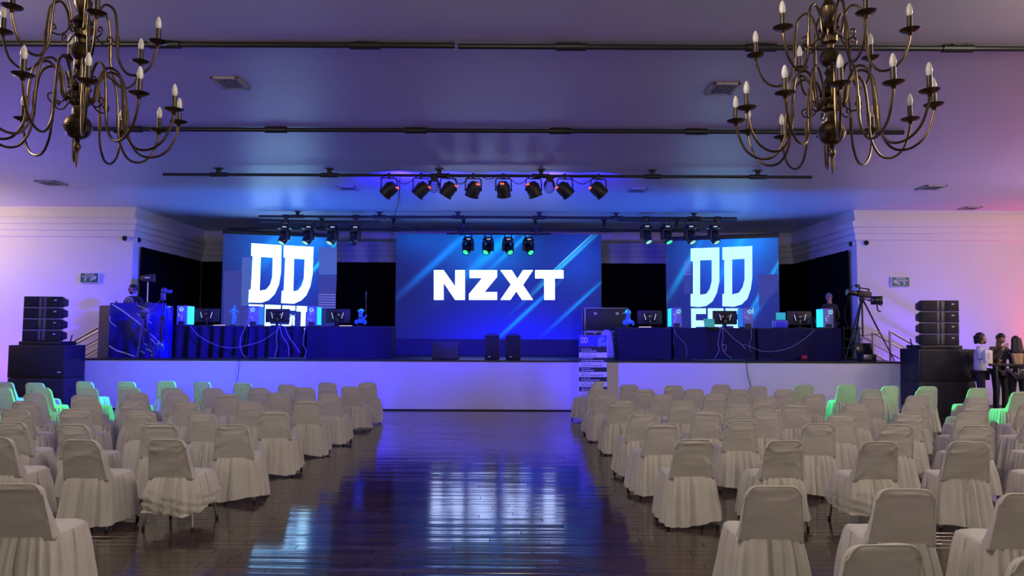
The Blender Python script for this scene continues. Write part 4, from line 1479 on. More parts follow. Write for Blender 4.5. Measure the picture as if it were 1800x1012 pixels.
# mixer on the counter
t = thing('dj_mixer', 'black DJ mixer with knobs on the booth counter in front of the DJ', 'mixer', ((bx0 + bx1) / 2 - 0.1, 17.77, SZ + bh - 0.069))
part_box('body', t, M['black'], (0, 0, 0.035), (0.7, 0.30, 0.07), bevel=0.008)
for k in range(6):
    b = MB(); b.lathe([(0.016, 0.07), (0.014, 0.095)], 10, Matrix.Translation((-0.28 + 0.11 * k, 0.05, 0))); b.build('knob', M['steel'], t)
for s in (-1, 1):
    b = MB(); b.lathe([(0.13, 0.07), (0.13, 0.085), (0.12, 0.09)], 24, Matrix.Translation((s * 0.2, -0.02, 0))); b.build('jog_wheel', M['gloss_black'], t)


def tripod(name, label, base, apex_z, spread, cat, group=None, r=0.014, rz=0.3, m='black_metal', base_z=SZ):
    t = thing(name, label, cat, (base[0], base[1], base_z), rz, group)
    for k in range(3):
        a = 2 * PI * k / 3
        b = MB()
        e = Vector((spread * math.cos(a), spread * math.sin(a), 0.0))
        top = Vector((0.035 * math.cos(a), 0.035 * math.sin(a), apex_z))
        b.tube([top, top.lerp(e, 0.5)], r * 1.2, 8)
        b.tube([top.lerp(e, 0.48), e + Vector((0, 0, r))], r * 0.85, 8)
        b.build('leg', M[m], t)
    b = MB()
    for k in range(3):
        a, a2 = 2 * PI * k / 3, 2 * PI * (k + 1) / 3
        f = 0.55
        b.tube([(0, 0, apex_z * 0.42), (spread * f * math.cos(a), spread * f * math.sin(a), apex_z * (1 - f))], r * 0.5, 6)
    b.build('spreader', M[m], t)
    b = MB(); b.lathe([(0.02, apex_z * 0.40), (0.02, apex_z - 0.06), (0.05, apex_z - 0.04), (0.055, apex_z + 0.01), (0.03, apex_z + 0.04)], 12); b.build('column', M[m], t)
    return t


# black tripod in front of the booth with a small clamp head
p = at(248, 628, 17.28)
t = tripod('tripod', 'black tripod standing in front of the DJ booth panel', (p.x + 0.02, 17.31), 0.92, 0.24, 'tripod', 'tripods on the stage', 0.022, 0.5)
b = MB(); b.box((0, 0, 1.0), (0.14, 0.06, 0.10), bevel=0.01); b.box((-0.02, 0.0, 1.06), (0.20, 0.02, 0.03), bevel=0.004); b.build('head', M['black'], t)
# slim phone tripod
p = at(288, 628, 17.42)
t = tripod('tripod', 'slim tripod holding a small phone rig between the booth and tables', (p.x, 17.28), 0.95, 0.24, 'tripod', 'tripods on the stage', 0.010, 0.1, 'black_metal')
b = MB(); b.lathe([(0.012, 0.9), (0.010, 1.36)], 10); b.build('extension_rod', M['black_metal'], t)
hd = MB()
hd.box((0, 0, 1.45), (0.10, 0.08, 0.20), bevel=0.015)
hd.box((0.10, -0.01, 1.56), (0.20, 0.05, 0.08), mtx=None, bevel=0.012)
hd.ball((0.03, -0.02, 1.58), (0.075, 0.05, 0.07))
hd.build('phone_rig', mat('phone_rig_blue_black', (0.06, 0.06, 0.16), 0.4), t)
b = MB(); b.tube([(-0.02, 0, 1.40), (-0.32, 0.05, 1.05)], 0.012, 6); b.build('pan_handle', M['black_metal'], t)
# flag-shaped light on a stand behind the DJ
p = at(257, 489, 18.85)
t = thing('floor_light', 'dark shaded lamp head on a thin stand behind the DJ', 'lamp', (p.x + 0.05, 18.85, SZ))
b = MB(); b.lathe([(0.16, 0.0), (0.16, 0.02), (0.02, 0.035), (0.014, 0.06), (0.014, p.z - SZ - 0.08)], 16); b.build('stand', M['steel'], t)
b = MB(); b.box((0, 0, p.z - SZ), (0.36, 0.16, 0.24), bevel=0.05, taper=lambda v: Vector((v.x, v.y, v.z * (1.0 if v.x > 0 else 0.6)))); b.build('lamp_head', mat('lamp_head_brown', (0.03, 0.026, 0.03), 0.5), t)
b = MB(); b.box((0.02, -0.083, p.z - SZ + 0.01), (0.13, 0.006, 0.03), bevel=0.002); b.build('badge', M['white_plate'], t)
b = MB(); b.tube([(-0.18, 0, p.z - SZ), (-0.24, 0, p.z - SZ - 0.02), (-0.25, 0, p.z - SZ - 0.12)], 0.02, 8); b.build('side_arm', M['black'], t)
# microphone stand behind the left tables
p = at(644, 500, 20.0)
t = thing('microphone_stand', 'thin microphone stand behind the left tables beside the central screen', 'stand', (p.x, 20.0, SZ))
b = MB(); b.lathe([(0.15, 0.0), (0.15, 0.02), (0.015, 0.03), (0.012, 1.55)], 16); b.build('pole', M['black_metal'], t)
b = MB(); b.lathe([(0.012, 1.55), (0.018, 1.66), (0.028, 1.68), (0.03, 1.72), (0.001, 1.75)], 12); b.build('microphone', M['horn'], t)


# ------------------------------------------------------------------ speakers
def array_cabinet(x, y, z, rz, label, hh=0.245, mirror=1):
    t = thing('array_speaker', label, 'speaker', (x, y, z), rz, 'line array cabinets')
    w, d = 0.80, 0.46
    b = MB()
    b.box((0, d / 2, hh / 2), (w, d, hh), bevel=0.004, taper=lambda v: Vector((v.x * (1.0 if v.y < 0 else 0.80), v.y, v.z * (1.0 if v.y < 0 else 0.55))))
    b.build('cabinet', M['speaker'], t)
    for sx in (-1, 1):
        part_box('grille', t, M['grille'], (sx * 0.255, -0.006, hh / 2), (0.25, 0.014, hh - 0.03), bevel=0.004)
    b = MB()
    for k, q in enumerate((-0.115, -0.04)):
        b.box((0.0 + 0.045 * (k * 2 - 1), -0.004, hh / 2), (0.06, 0.02, hh - 0.03), bevel=0.009)
    b.build('horn', M['horn'], t)
    part_box('badge', t, M['white_plate'], (0.27, -0.0145, hh * 0.66), (0.055, 0.004, 0.022))
    for sx in (-1, 1):
        part_box('rigging_plate', t, M['black_metal'], (sx * (w / 2 + 0.008), 0.05, hh / 2), (0.014, 0.045, hh - 0.012), bevel=0.002)
        part_box('rigging_pin', t, M['steel'], (sx * (w / 2 + 0.02), 0.05, hh * 0.9), (0.014, 0.015, 0.012))
    return t


def subwoofer(x, y, z, label, w=1.24, d=0.78, hh=0.70):
    t = thing('subwoofer', label, 'speaker', (x, y, z), 0, 'subwoofers beside the stage')
    part_box('cabinet', t, M['speaker'], (0, d / 2, hh / 2), (w, d, hh - 0.004), bevel=0.012)
    part_box('grille', t, M['grille'], (0, -0.008, hh / 2), (w - 0.10, 0.02, hh - 0.09), bevel=0.006)
    part_box('badge', t, M['white_plate'], (w / 2 - 0.10, -0.0195, 0.13), (0.07, 0.004, 0.022))
    for sx in (-1, 1):
        part_box('handle', t, M['black'], (sx * (w / 2 + 0.004), d * 0.4, hh * 0.6), (0.012, 0.20, 0.09), bevel=0.004)
    return t


LEV = ['bottom', 'second from bottom', 'third from bottom', 'top']
for side, xs, xa, sg in (('left', (-10.36, -10.37), -10.36, 1), ('right', (9.49, 9.50), 9.43, -1)):
    subwoofer(xs[0], 16.2, 0.001, 'black subwoofer on the floor beside the stage on the %s, lower one' % side, hh=0.735)
    subwoofer(xs[1], 16.2, 0.737, 'black subwoofer beside the stage on the %s, under the array speakers' % side, hh=0.715)
    z = 1.453
    f = thing('rigging_cradle', 'black steel frame under the %s array speakers' % side, 'rigging', (xa, 16.32, z), 0)
    part_box('plate', f, M['black_metal'], (0, 0.25, 0.04), (0.92, 0.6, 0.078), bevel=0.01)
    for sx in (-1, 1):
        b = MB(); b.tube([(sx * 0.46, 0.3, 0.05), (sx * 0.43, 0.42, 0.22)], 0.014, 6); b.build('brace', M['black_metal'], f)
    for k in range(4):
        array_cabinet(xa + 0.004 * k, 16.32 - 0.004 * k, z + 0.08 + 0.248 * k, math.radians(5 * sg), 'black array speaker on the %s stack, %s' % (side, LEV[k]))


def wedge_speaker(px, rz, label):
    x = at(px, 600, 17.45).x
    t = thing('stage_speaker', label, 'speaker', (x, 17.42, SZ), rz, 'upright speakers at the stage front')
    b = MB()
    b.box((0, 0.17, 0.29), (0.36, 0.34, 0.578), bevel=0.02, taper=lambda v: Vector((v.x * (1.0 if v.y < 0 else 0.7), v.y, v.z)))
    b.build('cabinet', M['speaker'], t)
    part_box('grille', t, M['grille'], (0, -0.004, 0.30), (0.32, 0.02, 0.52), bevel=0.006)
    part_box('badge', t, M['white_plate'], (-0.06, -0.0155, 0.07), (0.03, 0.004, 0.03))
    b = MB(); b.tube([(-0.10, 0.12, 0.578), (-0.10, 0.12, 0.60), (0.10, 0.12, 0.60), (0.10, 0.12, 0.578)], 0.012, 6); b.build('handle', M['black'], t)


wedge_speaker(865, math.radians(4), 'upright black speaker at the stage front, left one of the pair')
wedge_speaker(902, math.radians(-4), 'upright black speaker at the stage front, right one of the pair')
x = at(783, 610, 17.5).x
t = thing('floor_monitor', 'wide black amplifier box at the stage front before the central screen', 'amplifier', (x, 17.45, SZ))
b = MB(); b.box((0, 0.20, 0.20), (0.62, 0.38, 0.398), bevel=0.015, taper=lambda v: Vector((v.x, v.y * (1.0 if v.z < 0 else 0.8), v.z))); b.build('cabinet', M['speaker'], t)
part_box('kick_plate', t, M['black'], (0, -0.012, 0.05), (0.62, 0.02, 0.09), bevel=0.004)
b = MB()
rg = random.Random(4)
for k in range(9):
    b.box((-0.16 + 0.04 * k, 0.014, 0.22 + rg.uniform(-0.035, 0.035)), (rg.uniform(0.012, 0.03), 0.02, rg.uniform(0.012, 0.025)), bevel=0.002)
b.build('controls', M['horn'], t)

# flight cases behind the right tables
def flight_case(x, y, z, w, d, hh, label, tip=0.0):
    t = thing('flight_case', label, 'case', (x, y, z), 0, 'flight cases beside the central screen')
    part_box('body', t, M['case'], (0, 0, hh / 2), (w - 0.02, d - 0.02, hh - 0.02), bevel=0.004)
    b = MB()
    for sx in (-1, 1):
        for sy in (-1, 1):
            b.box((sx * (w / 2 - 0.012), sy * (d / 2 - 0.012), hh / 2), (0.026, 0.026, hh), bevel=0.005)
        for zz in (0.013, hh - 0.013):
            b.box((sx * (w / 2 - 0.012), 0, zz), (0.026, d, 0.026), bevel=0.005)
    for sy in (-1, 1):
        for zz in (0.013, hh - 0.013):
            b.box((0, sy * (d / 2 - 0.012), zz), (w, 0.026, 0.026), bevel=0.005)
    b.build('edge_trim', M['case_edge'], t)
    for sx in (-1, 1):
        part_box('latch', t, M['case_edge'], (sx * w * 0.25, -d / 2 - 0.004, hh * 0.75), (0.09, 0.012, 0.08), bevel=0.003)
    return t


cx_ = at(1070, 560, 21.0).x
flight_case(cx_ - 0.15, 20.7, SZ, 1.2, 0.7, 0.36, 'flight case at the bottom of the stack beside the central screen')
flight_case(cx_ - 0.15, 20.7, SZ + 0.361, 1.2, 0.7, 0.16, 'shallow flight case tray in the middle of the stack beside the central screen')
flight_case(cx_ - 0.15, 20.7, SZ + 0.522, 1.2, 0.7, 0.16, 'flat flight case just below the big case beside the central screen')
flight_case(cx_ - 0.15, 20.7, SZ + 0.683, 1.2, 0.7, 0.66, 'big flight case on top of the stack beside the central screen')

# cloth lit blue at the left end of the right tables
t = thing('cloth_bundle', 'loose cloth hanging from a stand at the left end of the right tables', 'cloth', (at(1082, 600, 17.9).x - 0.16, 18.30, SZ))
b = MB()
rings = []
for k in range(9):
    z = 0.02 + 0.70 * k / 8
    rr = 0.20 - 0.075 * (k / 8) ** 1.2
    if k == 8:
        rr = 0.05
    rings.append([Vector((rr * math.cos(2 * PI * i / 28) * (1 + 0.12 * math.sin(7 * 2 * PI * i / 28 + k * 0.2)), rr * 0.8 * math.sin(2 * PI * i / 28) * (1 + 0.12 * math.sin(7 * 2 * PI * i / 28)), z)) for i in range(28)])
b.ring_surface(rings)
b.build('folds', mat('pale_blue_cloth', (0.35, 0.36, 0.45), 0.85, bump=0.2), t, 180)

# ------------------------------------------------------------------ schedule banner on the floor in front of the stage
bp = at(1042, 600, 16.62)
bnw, bnh = 0.62, 1.72
t = thing('roll_up_banner', 'roll up schedule banner with blue head and striped time table before the stage', 'banner', (bp.x, 16.6, 0), math.radians(-1))
part_box('base', t, M['steel'], (0, 0.0, 0.035), (bnw + 0.04, 0.16, 0.068), bevel=0.015)
part_box('back_pole', t, M['steel'], (0, 0.04, bnh / 2 + 0.03), (0.02, 0.02, bnh - 0.06))
part_box('sheet', t, M['print_white'], (0, 0, bnh / 2 + 0.03), (bnw, 0.006, bnh - 0.06))
part_box('head_print', t, M['print_blue'], (0, -0.004, bnh - 0.125), (bnw - 0.004, 0.004, 0.245))
part_box('title_print', t, M['print_navy'], (0, -0.004, bnh - 0.315), (bnw - 0.004, 0.004, 0.135))
put('lettering', text_mesh('lettering', 'DD', 0.15, M['print_white'], 0.02, 0.13), t, (-0.19, -0.0075, bnh - 0.11))
b = MB()
for (qx, qz, rx, rz_) in ((0.20, -0.10, 0.09, 0.075), (0.25, -0.16, 0.05, 0.09), (0.15, -0.20, 0.05, 0.06)):
    b.poly([[(qx + rx * math.cos(2 * PI * k / 14) * (1 + 0.18 * math.sin(5 * k)), bnh + qz + rz_ * math.sin(2 * PI * k / 14) * (1 + 0.15 * math.cos(4 * k))) for k in range(14)]], y=-0.0085)
b.build('splash_print', mat('banner_pale_blue', (0.16, 0.24, 0.75), 0.5, var=0.5, scale=30), t, 0)
zt = bnh - 0.385
stripe = 0.108
for k in range(9):
    if k % 2 == 1:
        part_box('dark_stripe', t, M['print_navy'], (0, -0.0045, zt - stripe * (k + 0.5)), (bnw - 0.004, 0.003, stripe - 0.008))
b = MB(); b2 = MB()
rg = random.Random(12)
for k in range(-1, 9):
    for ln in range(2):
        zz = (zt - stripe * (k + 0.5)) + (0.022 if ln == 0 else -0.02)
        xx = -bnw / 2 + 0.05
        end = xx + (0.2 if ln == 0 else rg.uniform(0.28, 0.5))
        while xx < end:
            w_ = rg.uniform(0.03, 0.09)
            (b if (k % 2 == 1 or k == -1) else b2).box((xx + w_ / 2, -0.007, zz), (w_, 0.002, 0.012 if ln == 0 else 0.018))
            xx += w_ + 0.014
b.build('pale_text_lines', M['print_white'], t, 0)['kind'] = 'stuff'
b2.build('dark_text_lines', M['print_grey'], t, 0)['kind'] = 'stuff'

# ------------------------------------------------------------------ stair rails at both stage ends
def stair_rail(Y, x0, x1, z0, z1, label):
    t = thing('stair_rail', label, 'handrail', (x0, Y, 0), 0, 'steel stair rails at the stage ends')
    L = x1 - x0
    for k in range(3):
        b = MB()
        o = 0.0 if k == 0 else (0.28 if k == 1 else 0.52)
        b.tube([(0, 0, z0 - o), (L, 0, z1 - o)], 0.026 if k == 0 else 0.018, 10)
        b.build('top_rail' if k == 0 else 'lower_rail', M['steel'], t)
    for f in (0.0, 1.0):
        x = L * f
        zt_ = z0 + (z1 - z0) * f
        foot = 0.0
        b = MB(); b.tube([(x, 0, foot), (x, 0, zt_ + 0.02)], 0.028, 10); b.build('post', M['steel'], t)
    return t


pA = at(1564, 582, 18.15); stair_rail(18.15, pA.x, pA.x + 1.25, pA.z, pA.z - 0.72, 'near steel stair rail sloping down at the right stage end')
pB = at(1534, 584, 18.75); stair_rail(18.75, pB.x, pB.x + 1.25, pB.z, pB.z - 0.72, 'far steel stair rail sloping down at the right stage end')
pC = at(175, 574, 18.15); stair_rail(18.15, pC.x, pC.x - 1.25, pC.z, pC.z - 0.72, 'near steel stair rail sloping down behind the left speakers')
pD = at(181, 577, 18.75); stair_rail(18.75, pD.x, pD.x - 1.25, pD.z, pD.z - 0.72, 'far steel stair rail sloping down behind the left speakers')
for sg, x0, lab in ((1, SX1 + 0.02, 'right'), (-1, SX0 - 0.02, 'left')):
    t = thing('stage_steps', 'short flight of white steps at the %s end of the stage' % lab, 'steps', (x0, 18.1, 0))
    for k in range(5):
        hh = SZ - 0.19 * (k + 1)
        b = MB(); b.box((sg * (0.28 * k + 0.14), 0.39, hh / 2), (0.28, 0.72, hh), bevel=0.006); b.build('step', M['stage_white'], t)

# ------------------------------------------------------------------ video camera on tripod, monitor case
p = at(1519, 630, 17.55)
tx_ = at(1521, 528, 17.55)
t = tripod('video_camera', 'broadcast video camera on a tall black tripod at the right stage end', (tx_.x, 17.72), tx_.z - SZ, 0.66, 'camera', None, 0.017, -0.55)
zt_ = tx_.z - SZ
b = MB(); b.box((0, 0, zt_ + 0.05), (0.12, 0.12, 0.09), bevel=0.02); b.tube([(0.05, 0.0, zt_ + 0.05), (0.42, 0.18, zt_ - 0.12)], 0.012, 8); b.build('fluid_head', M['black'], t)
mt = Matrix.Translation((0, 0, zt_ + 0.165)) @ Matrix.Rotation(math.radians(35), 4, 'Z') @ Matrix.Rotation(math.radians(8), 4, 'Y')
b = MB(); b.box((0.05, 0, 0), (0.34, 0.13, 0.15), mtx=mt, bevel=0.02); b.tube([mt @ Vector((-0.08, 0, 0.14)), mt @ Vector((0.18, 0, 0.14))], 0.016, 8); b.box((0.16, 0, 0.10), (0.03, 0.03, 0.1), mtx=mt); b.box((-0.07, 0, 0.10), (0.03, 0.03, 0.1), mtx=mt)
b.build('camera_body', M['black'], t)
b = MB(); b.lathe([(0.05, 0.0), (0.06, 0.05), (0.06, 0.15), (0.075, 0.17), (0.075, 0.25)], 16, mt @ Matrix.Translation((-0.12, 0, -0.01)) @ Matrix.Rotation(-PI / 2, 4, 'Y')); b.build('lens', M['gloss_black'], t)
b = MB(); b.box((-0.17, -0.08, 0.165), (0.10, 0.08, 0.07), mtx=mt, bevel=0.012); b.box((-0.30, -0.08, 0.155), (0.08, 0.02, 0.015), mtx=mt); b.box((-0.335, -0.08, 0.18), (0.012, 0.02, 0.06), mtx=mt); b.build('microphone', M['black'], t)
b = MB(); b.box((0.34, -0.22, zt_ - 0.005), (0.26, 0.05, 0.20), bevel=0.012); b.tube([(0.06, -0.05, zt_ + 0.03), (0.30, -0.20, zt_ + 0.0)], 0.012, 6); b.build('field_monitor', M['gloss_black'], t)
b = MB(); b.tube(spline([(0.34, -0.2, zt_ - 0.10), (0.36, -0.2, zt_ - 0.24), (0.42, -0.2, zt_ - 0.27)], 4), 0.018, 6); b.build('zoom_handle', M['black'], t)
b = MB(); b.tube(spline([mt @ Vector((-0.30, -0.08, 0.15)), (-0.36, -0.1, zt_ - 0.2), (-0.34, -0.1, zt_ - 0.55), (-0.10, -0.05, zt_ - 0.7)], 6), 0.007, 5); b.build('camera_cable', M['cable_black'], t)

q = at(1521, 634, 17.45)
t = thing('equipment_case', 'open black and silver equipment case under the video camera', 'case', (q.x - 0.02, 17.40, SZ), math.radians(6))
part_box('body', t, M['case'], (0.03, 0, 0.085), (0.34, 0.26, 0.168), bevel=0.01)
part_box('silver_front', t, M['case_edge'], (-0.02, -0.134, 0.10), (0.20, 0.012, 0.10), bevel=0.004)
b = MB(); b.box((0.01, 0.02, 0.30), (0.40, 0.03, 0.26), mtx=Matrix.Rotation(math.radians(-8), 4, 'X'), bevel=0.008); b.build('lid', M['gloss_black'], t)
t = thing('equipment_rack', 'dark equipment stand with shelves against the curtain behind the video camera', 'rack', (at(1494, 600, 18.9).x, 18.8, SZ))
for zz in (0.02, 0.28, 0.50, 0.78):
    part_box('shelf', t, M['black_metal'], (0, 0, zz + 0.012), (0.44, 0.24, 0.024), bevel=0.004)
for sx in (-1, 1):
    b = MB(); b.tube([(sx * 0.2, 0, 0), (sx * 0.2, 0, 0.84)], 0.014, 8); b.build('upright', M['black_metal'], t)
t = thing('red_cable_reel', 'small red reel lying under the right tables front', 'reel', (at(1414, 627, 17.8).x, 17.83, SZ + 0.07))
b = MB(); b.lathe([(0.03, -0.05), (0.07, -0.05), (0.07, -0.035), (0.04, -0.03), (0.04, 0.03), (0.07, 0.035), (0.07, 0.05), (0.03, 0.05)], 18, Matrix.Rotation(PI / 2, 4, 'Y')); b.build('drum', M['red_paint'], t)


# ------------------------------------------------------------------ cables
def cable(px_pts, Y, label, m='cable', r=0.009, k=8, group='cables hanging over the stage tables'):
    pts = [at(a, c, Y - 0.02 * (i % 2)) for i, (a, c) in enumerate(px_pts)]
    o = thing('cable', label, 'cable', pts[0], 0, group)
    b = MB(); b.tube([q - pts[0] for q in spline(pts, k)], r, 6); b.build('sheath', M[m], o)


CYD = TY - 0.15
cable([(334, 572), (345, 586), (362, 598), (385, 608), (408, 611), (438, 606), (462, 598), (484, 583), (492, 574)], CYD, 'long cable swagged across the left tables from first tower to middle monitor')
cable([(434, 563), (430, 578), (424, 592), (422, 607), (425, 619), (430, 627)], CYD, 'cable hanging straight down beside the second left tower')
cable([(489, 574), (486, 592), (487, 610), (483, 626)], CYD, 'cable dropping left from the middle left monitor', r=0.010)
cable([(492, 573), (496, 590), (506, 606), (508, 626)], CYD, 'cable dropping straight from the middle left monitor', r=0.010)
cable([(500, 573), (508, 592), (518, 606), (527, 620)], CYD, 'cable dropping right from the middle left monitor', r=0.010)
cable([(538, 574), (534, 590), (533, 606), (538, 615), (536, 628)], CYD, 'cable hanging below the third left tower')
cable([(1185, 577), (1190, 590), (1204, 604), (1207, 620), (1206, 629)], CYD, 'cable hanging below the first right tower', r=0.007)
cable([(1267, 574), (1264, 592), (1262, 604), (1264, 616), (1256, 630)], CYD, 'cable hanging left below the middle right monitor')
cable([(1269, 574), (1271, 590), (1269, 608), (1275, 617), (1276, 607), (1270, 606), (1272, 618), (1286, 630)], CYD, 'looped cable hanging below the middle right monitor')
cable([(1271, 576), (1290, 595), (1303, 605), (1311, 614), (1306, 606), (1316, 608), (1340, 617), (1364, 617), (1388, 611), (1412, 597), (1432, 580)], CYD, 'long cable swagged across the right tables to the rightmost tower')
cable([(1320, 578), (1321, 592), (1317, 606), (1320, 618)], CYD, 'cable hanging below the middle right tower', r=0.007)
cable([(1313, 634), (1313, 650), (1317, 668), (1322, 685), (1330, 700)], 16.97, 'thin black cable hanging down the white stage front on the right', 'cable_black', 0.008, group='cables on the stage front')
cable([(420, 634), (419, 655), (415, 675), (409, 690)], 16.97, 'thin black cable hanging down the white stage front on the left', 'cable_black', 0.006, group='cables on the stage front')
for px0, px1, lab in ((400, 470, 'loose cable coils on the stage floor under the left tables'), (1150, 1235, 'loose cables along the stage floor under the right tables')):
    a, c = at(px0, 628, 17.75), at(px1, 628, 17.75)
    t = thing('cable_bundle', lab, 'cable', ((a.x + c.x) / 2, 17.72, SZ))
    b = MB()
    for k in range(3):
        b.tube(spline([((i / 6 - 0.5) * (c.x - a.x), 0.05 * math.sin(i * 2 + k * 2), 0.012 + 0.014 * (i % 2)) for i in range(7)], 5), 0.009, 5)
    b.build('loops', M['cable_black'], t)

# ------------------------------------------------------------------ uplights and crowd barrier at the right
for x, y, c, pw in UPLIGHTS:
    t = thing('floor_uplight', 'small blue floor uplight behind the %s' % ('people at the right wall' if x > 0 else 'left speakers, by the left wall'), 'light', (x, y, 0), 0, 'floor uplights')
    b = MB(); b.lathe([(0.10, 0.09), (0.11, 0.12), (0.11, 0.30), (0.095, 0.31), (0.09, 0.295)], 18); b.build('can', M['black_metal'], t)
    b = MB(); b.lathe([(0.092, 0.298), (0.05, 0.302), (0.001, 0.303)], 18, cap=False); b.build('lens', M['glow_uplight'], t)
    b = MB(); b.tube([(-0.13, 0, 0.21), (-0.13, 0, 0.03), (-0.13, 0.12, 0.012)], 0.012, 6); b.tube([(0.13, 0, 0.21), (0.13, 0, 0.03), (0.13, 0.12, 0.012)], 0.012, 6); b.tube([(-0.13, -0.12, 0.012), (-0.13, 0.12, 0.012), (0.13, 0.12, 0.012), (0.13, -0.12, 0.012)], 0.012, 6); b.build('yoke', M['black_metal'], t)
t = thing('crowd_barrier', 'black metal rail on posts in front of the three people', 'barrier', (9.95, 15.38, 0))
zr = at(1740, 641, 15.38).z
b = MB(); b.box((0.42, 0, zr), (0.98, 0.05, 0.05), bevel=0.008); b.build('rail', M['black_metal'], t)
for xx in (0.08, 0.78):
    b = MB(); b.box((xx, 0, zr / 2), (0.045, 0.045, zr - 0.01), bevel=0.006); b.box((xx, 0, 0.012), (0.2, 0.2, 0.02), bevel=0.004); b.build('post', M['black_metal'], t)


# ------------------------------------------------------------------ people
def skin_mesh(name, verts, edges, radii, material, sub=1, root=0, voxel=0.0, extra=None):
    me = bpy.data.meshes.new(name)
    me.from_pydata([tuple(v) for v in verts], edges, [])
    o = bpy.data.objects.new(name, me)
    COL.objects.link(o)
    sk = o.modifiers.new('skin', 'SKIN')
    sk.use_smooth_shade = True
    sk.branch_smoothing = 0.6
    for i, r in enumerate(radii):
        rr = r if isinstance(r, tuple) else (r, r)
        me.skin_vertices[0].data[i].radius = rr
        me.skin_vertices[0].data[i].use_root = (i == root)
    s = o.modifiers.new('sub', 'SUBSURF')
    s.levels = s.render_levels = sub
    dg = bpy.context.evaluated_depsgraph_get()
    out = bpy.data.meshes.new_from_object(o.evaluated_get(dg))
    bpy.data.objects.remove(o)
    if voxel:
        bm = bmesh.new()
        bm.from_mesh(out)
        if extra is not None:
            bm.from_mesh(extra)
        bm.to_mesh(out)
        bm.free()
        o = bpy.data.objects.new(name, out)
        COL.objects.link(o)
        rm = o.modifiers.new('remesh', 'REMESH')
        rm.mode = 'VOXEL'
        rm.voxel_size = voxel
        sm = o.modifiers.new('smooth', 'SMOOTH')
        sm.factor, sm.iterations = 0.5, 3
        dg = bpy.context.evaluated_depsgraph_get()
        out2 = bpy.data.meshes.new_from_object(o.evaluated_get(dg))
        bpy.data.objects.remove(o)
        out = out2
    out.name = name
    out.materials.clear()
    out.materials.append(material)
    out.polygons.foreach_set('use_smooth', [True] * len(out.polygons))
    return out


class Chain:
    def __init__(self):
        self.v, self.e, self.r = [], [], []

    def add(self, p, r, link=None):
        self.v.append(Vector(p))
        self.r.append(r)
        i = len(self.v) - 1
        if link is not None:
            self.e.append((link, i))
        return i

    def run(self, pts, rs, link=None):
        for p, r in zip(pts, rs):
            link = self.add(p, r, link)
        return link


def head_mesh(c, R):
    """head with brow, nose, lips, chin and ears; looks towards -y before rotation R"""
    bm = bmesh.new()
    bmesh.ops.create_uvsphere(bm, u_segments=32, v_segments=24, radius=1.0)
    for v in bm.verts:
        x, y, z = v.co
        jaw = max(0.0, -z)
        q = Vector((x * 0.076 * (1 - 0.30 * jaw), y * 0.096 * (1 - 0.10 * jaw), z * 0.118))
        if y < 0:
            q.y *= 1 - 0.12 * max(0, z)
            g = lambda px, pz, sx, sz: math.exp(-((q.x - px) / sx) ** 2 - ((q.z - pz) / sz) ** 2)
            q.y -= 0.024 * g(0, -0.022, 0.014, 0.020) + 0.010 * g(0, 0.006, 0.010, 0.022)
            q.y += 0.010 * (g(0.030, 0.010, 0.015, 0.011) + g(-0.030, 0.010, 0.015, 0.011))
            q.y -= 0.006 * (g(0.03, 0.030, 0.022, 0.008) + g(-0.03, 0.030, 0.022, 0.008))
            q.y -= 0.008 * g(0, -0.056, 0.022, 0.007) + 0.006 * g(0, -0.068, 0.018, 0.007)
            q.y -= 0.010 * g(0, -0.098, 0.022, 0.014)
        v.co = q
    for s in (-1, 1):
        r = bmesh.ops.create_uvsphere(bm, u_segments=10, v_segments=8, radius=1.0)
        for v in r['verts']:
            v.co = Vector((v.co.x * 0.011 + s * 0.077, v.co.y * 0.018 + 0.012, v.co.z * 0.031 - 0.006))
    mt = Matrix.Translation(c) @ R
    for v in bm.verts:
        v.co = mt @ v.co
    me = bpy.data.meshes.new('head_source')
    bm.to_mesh(me)
    bm.free()
    return me


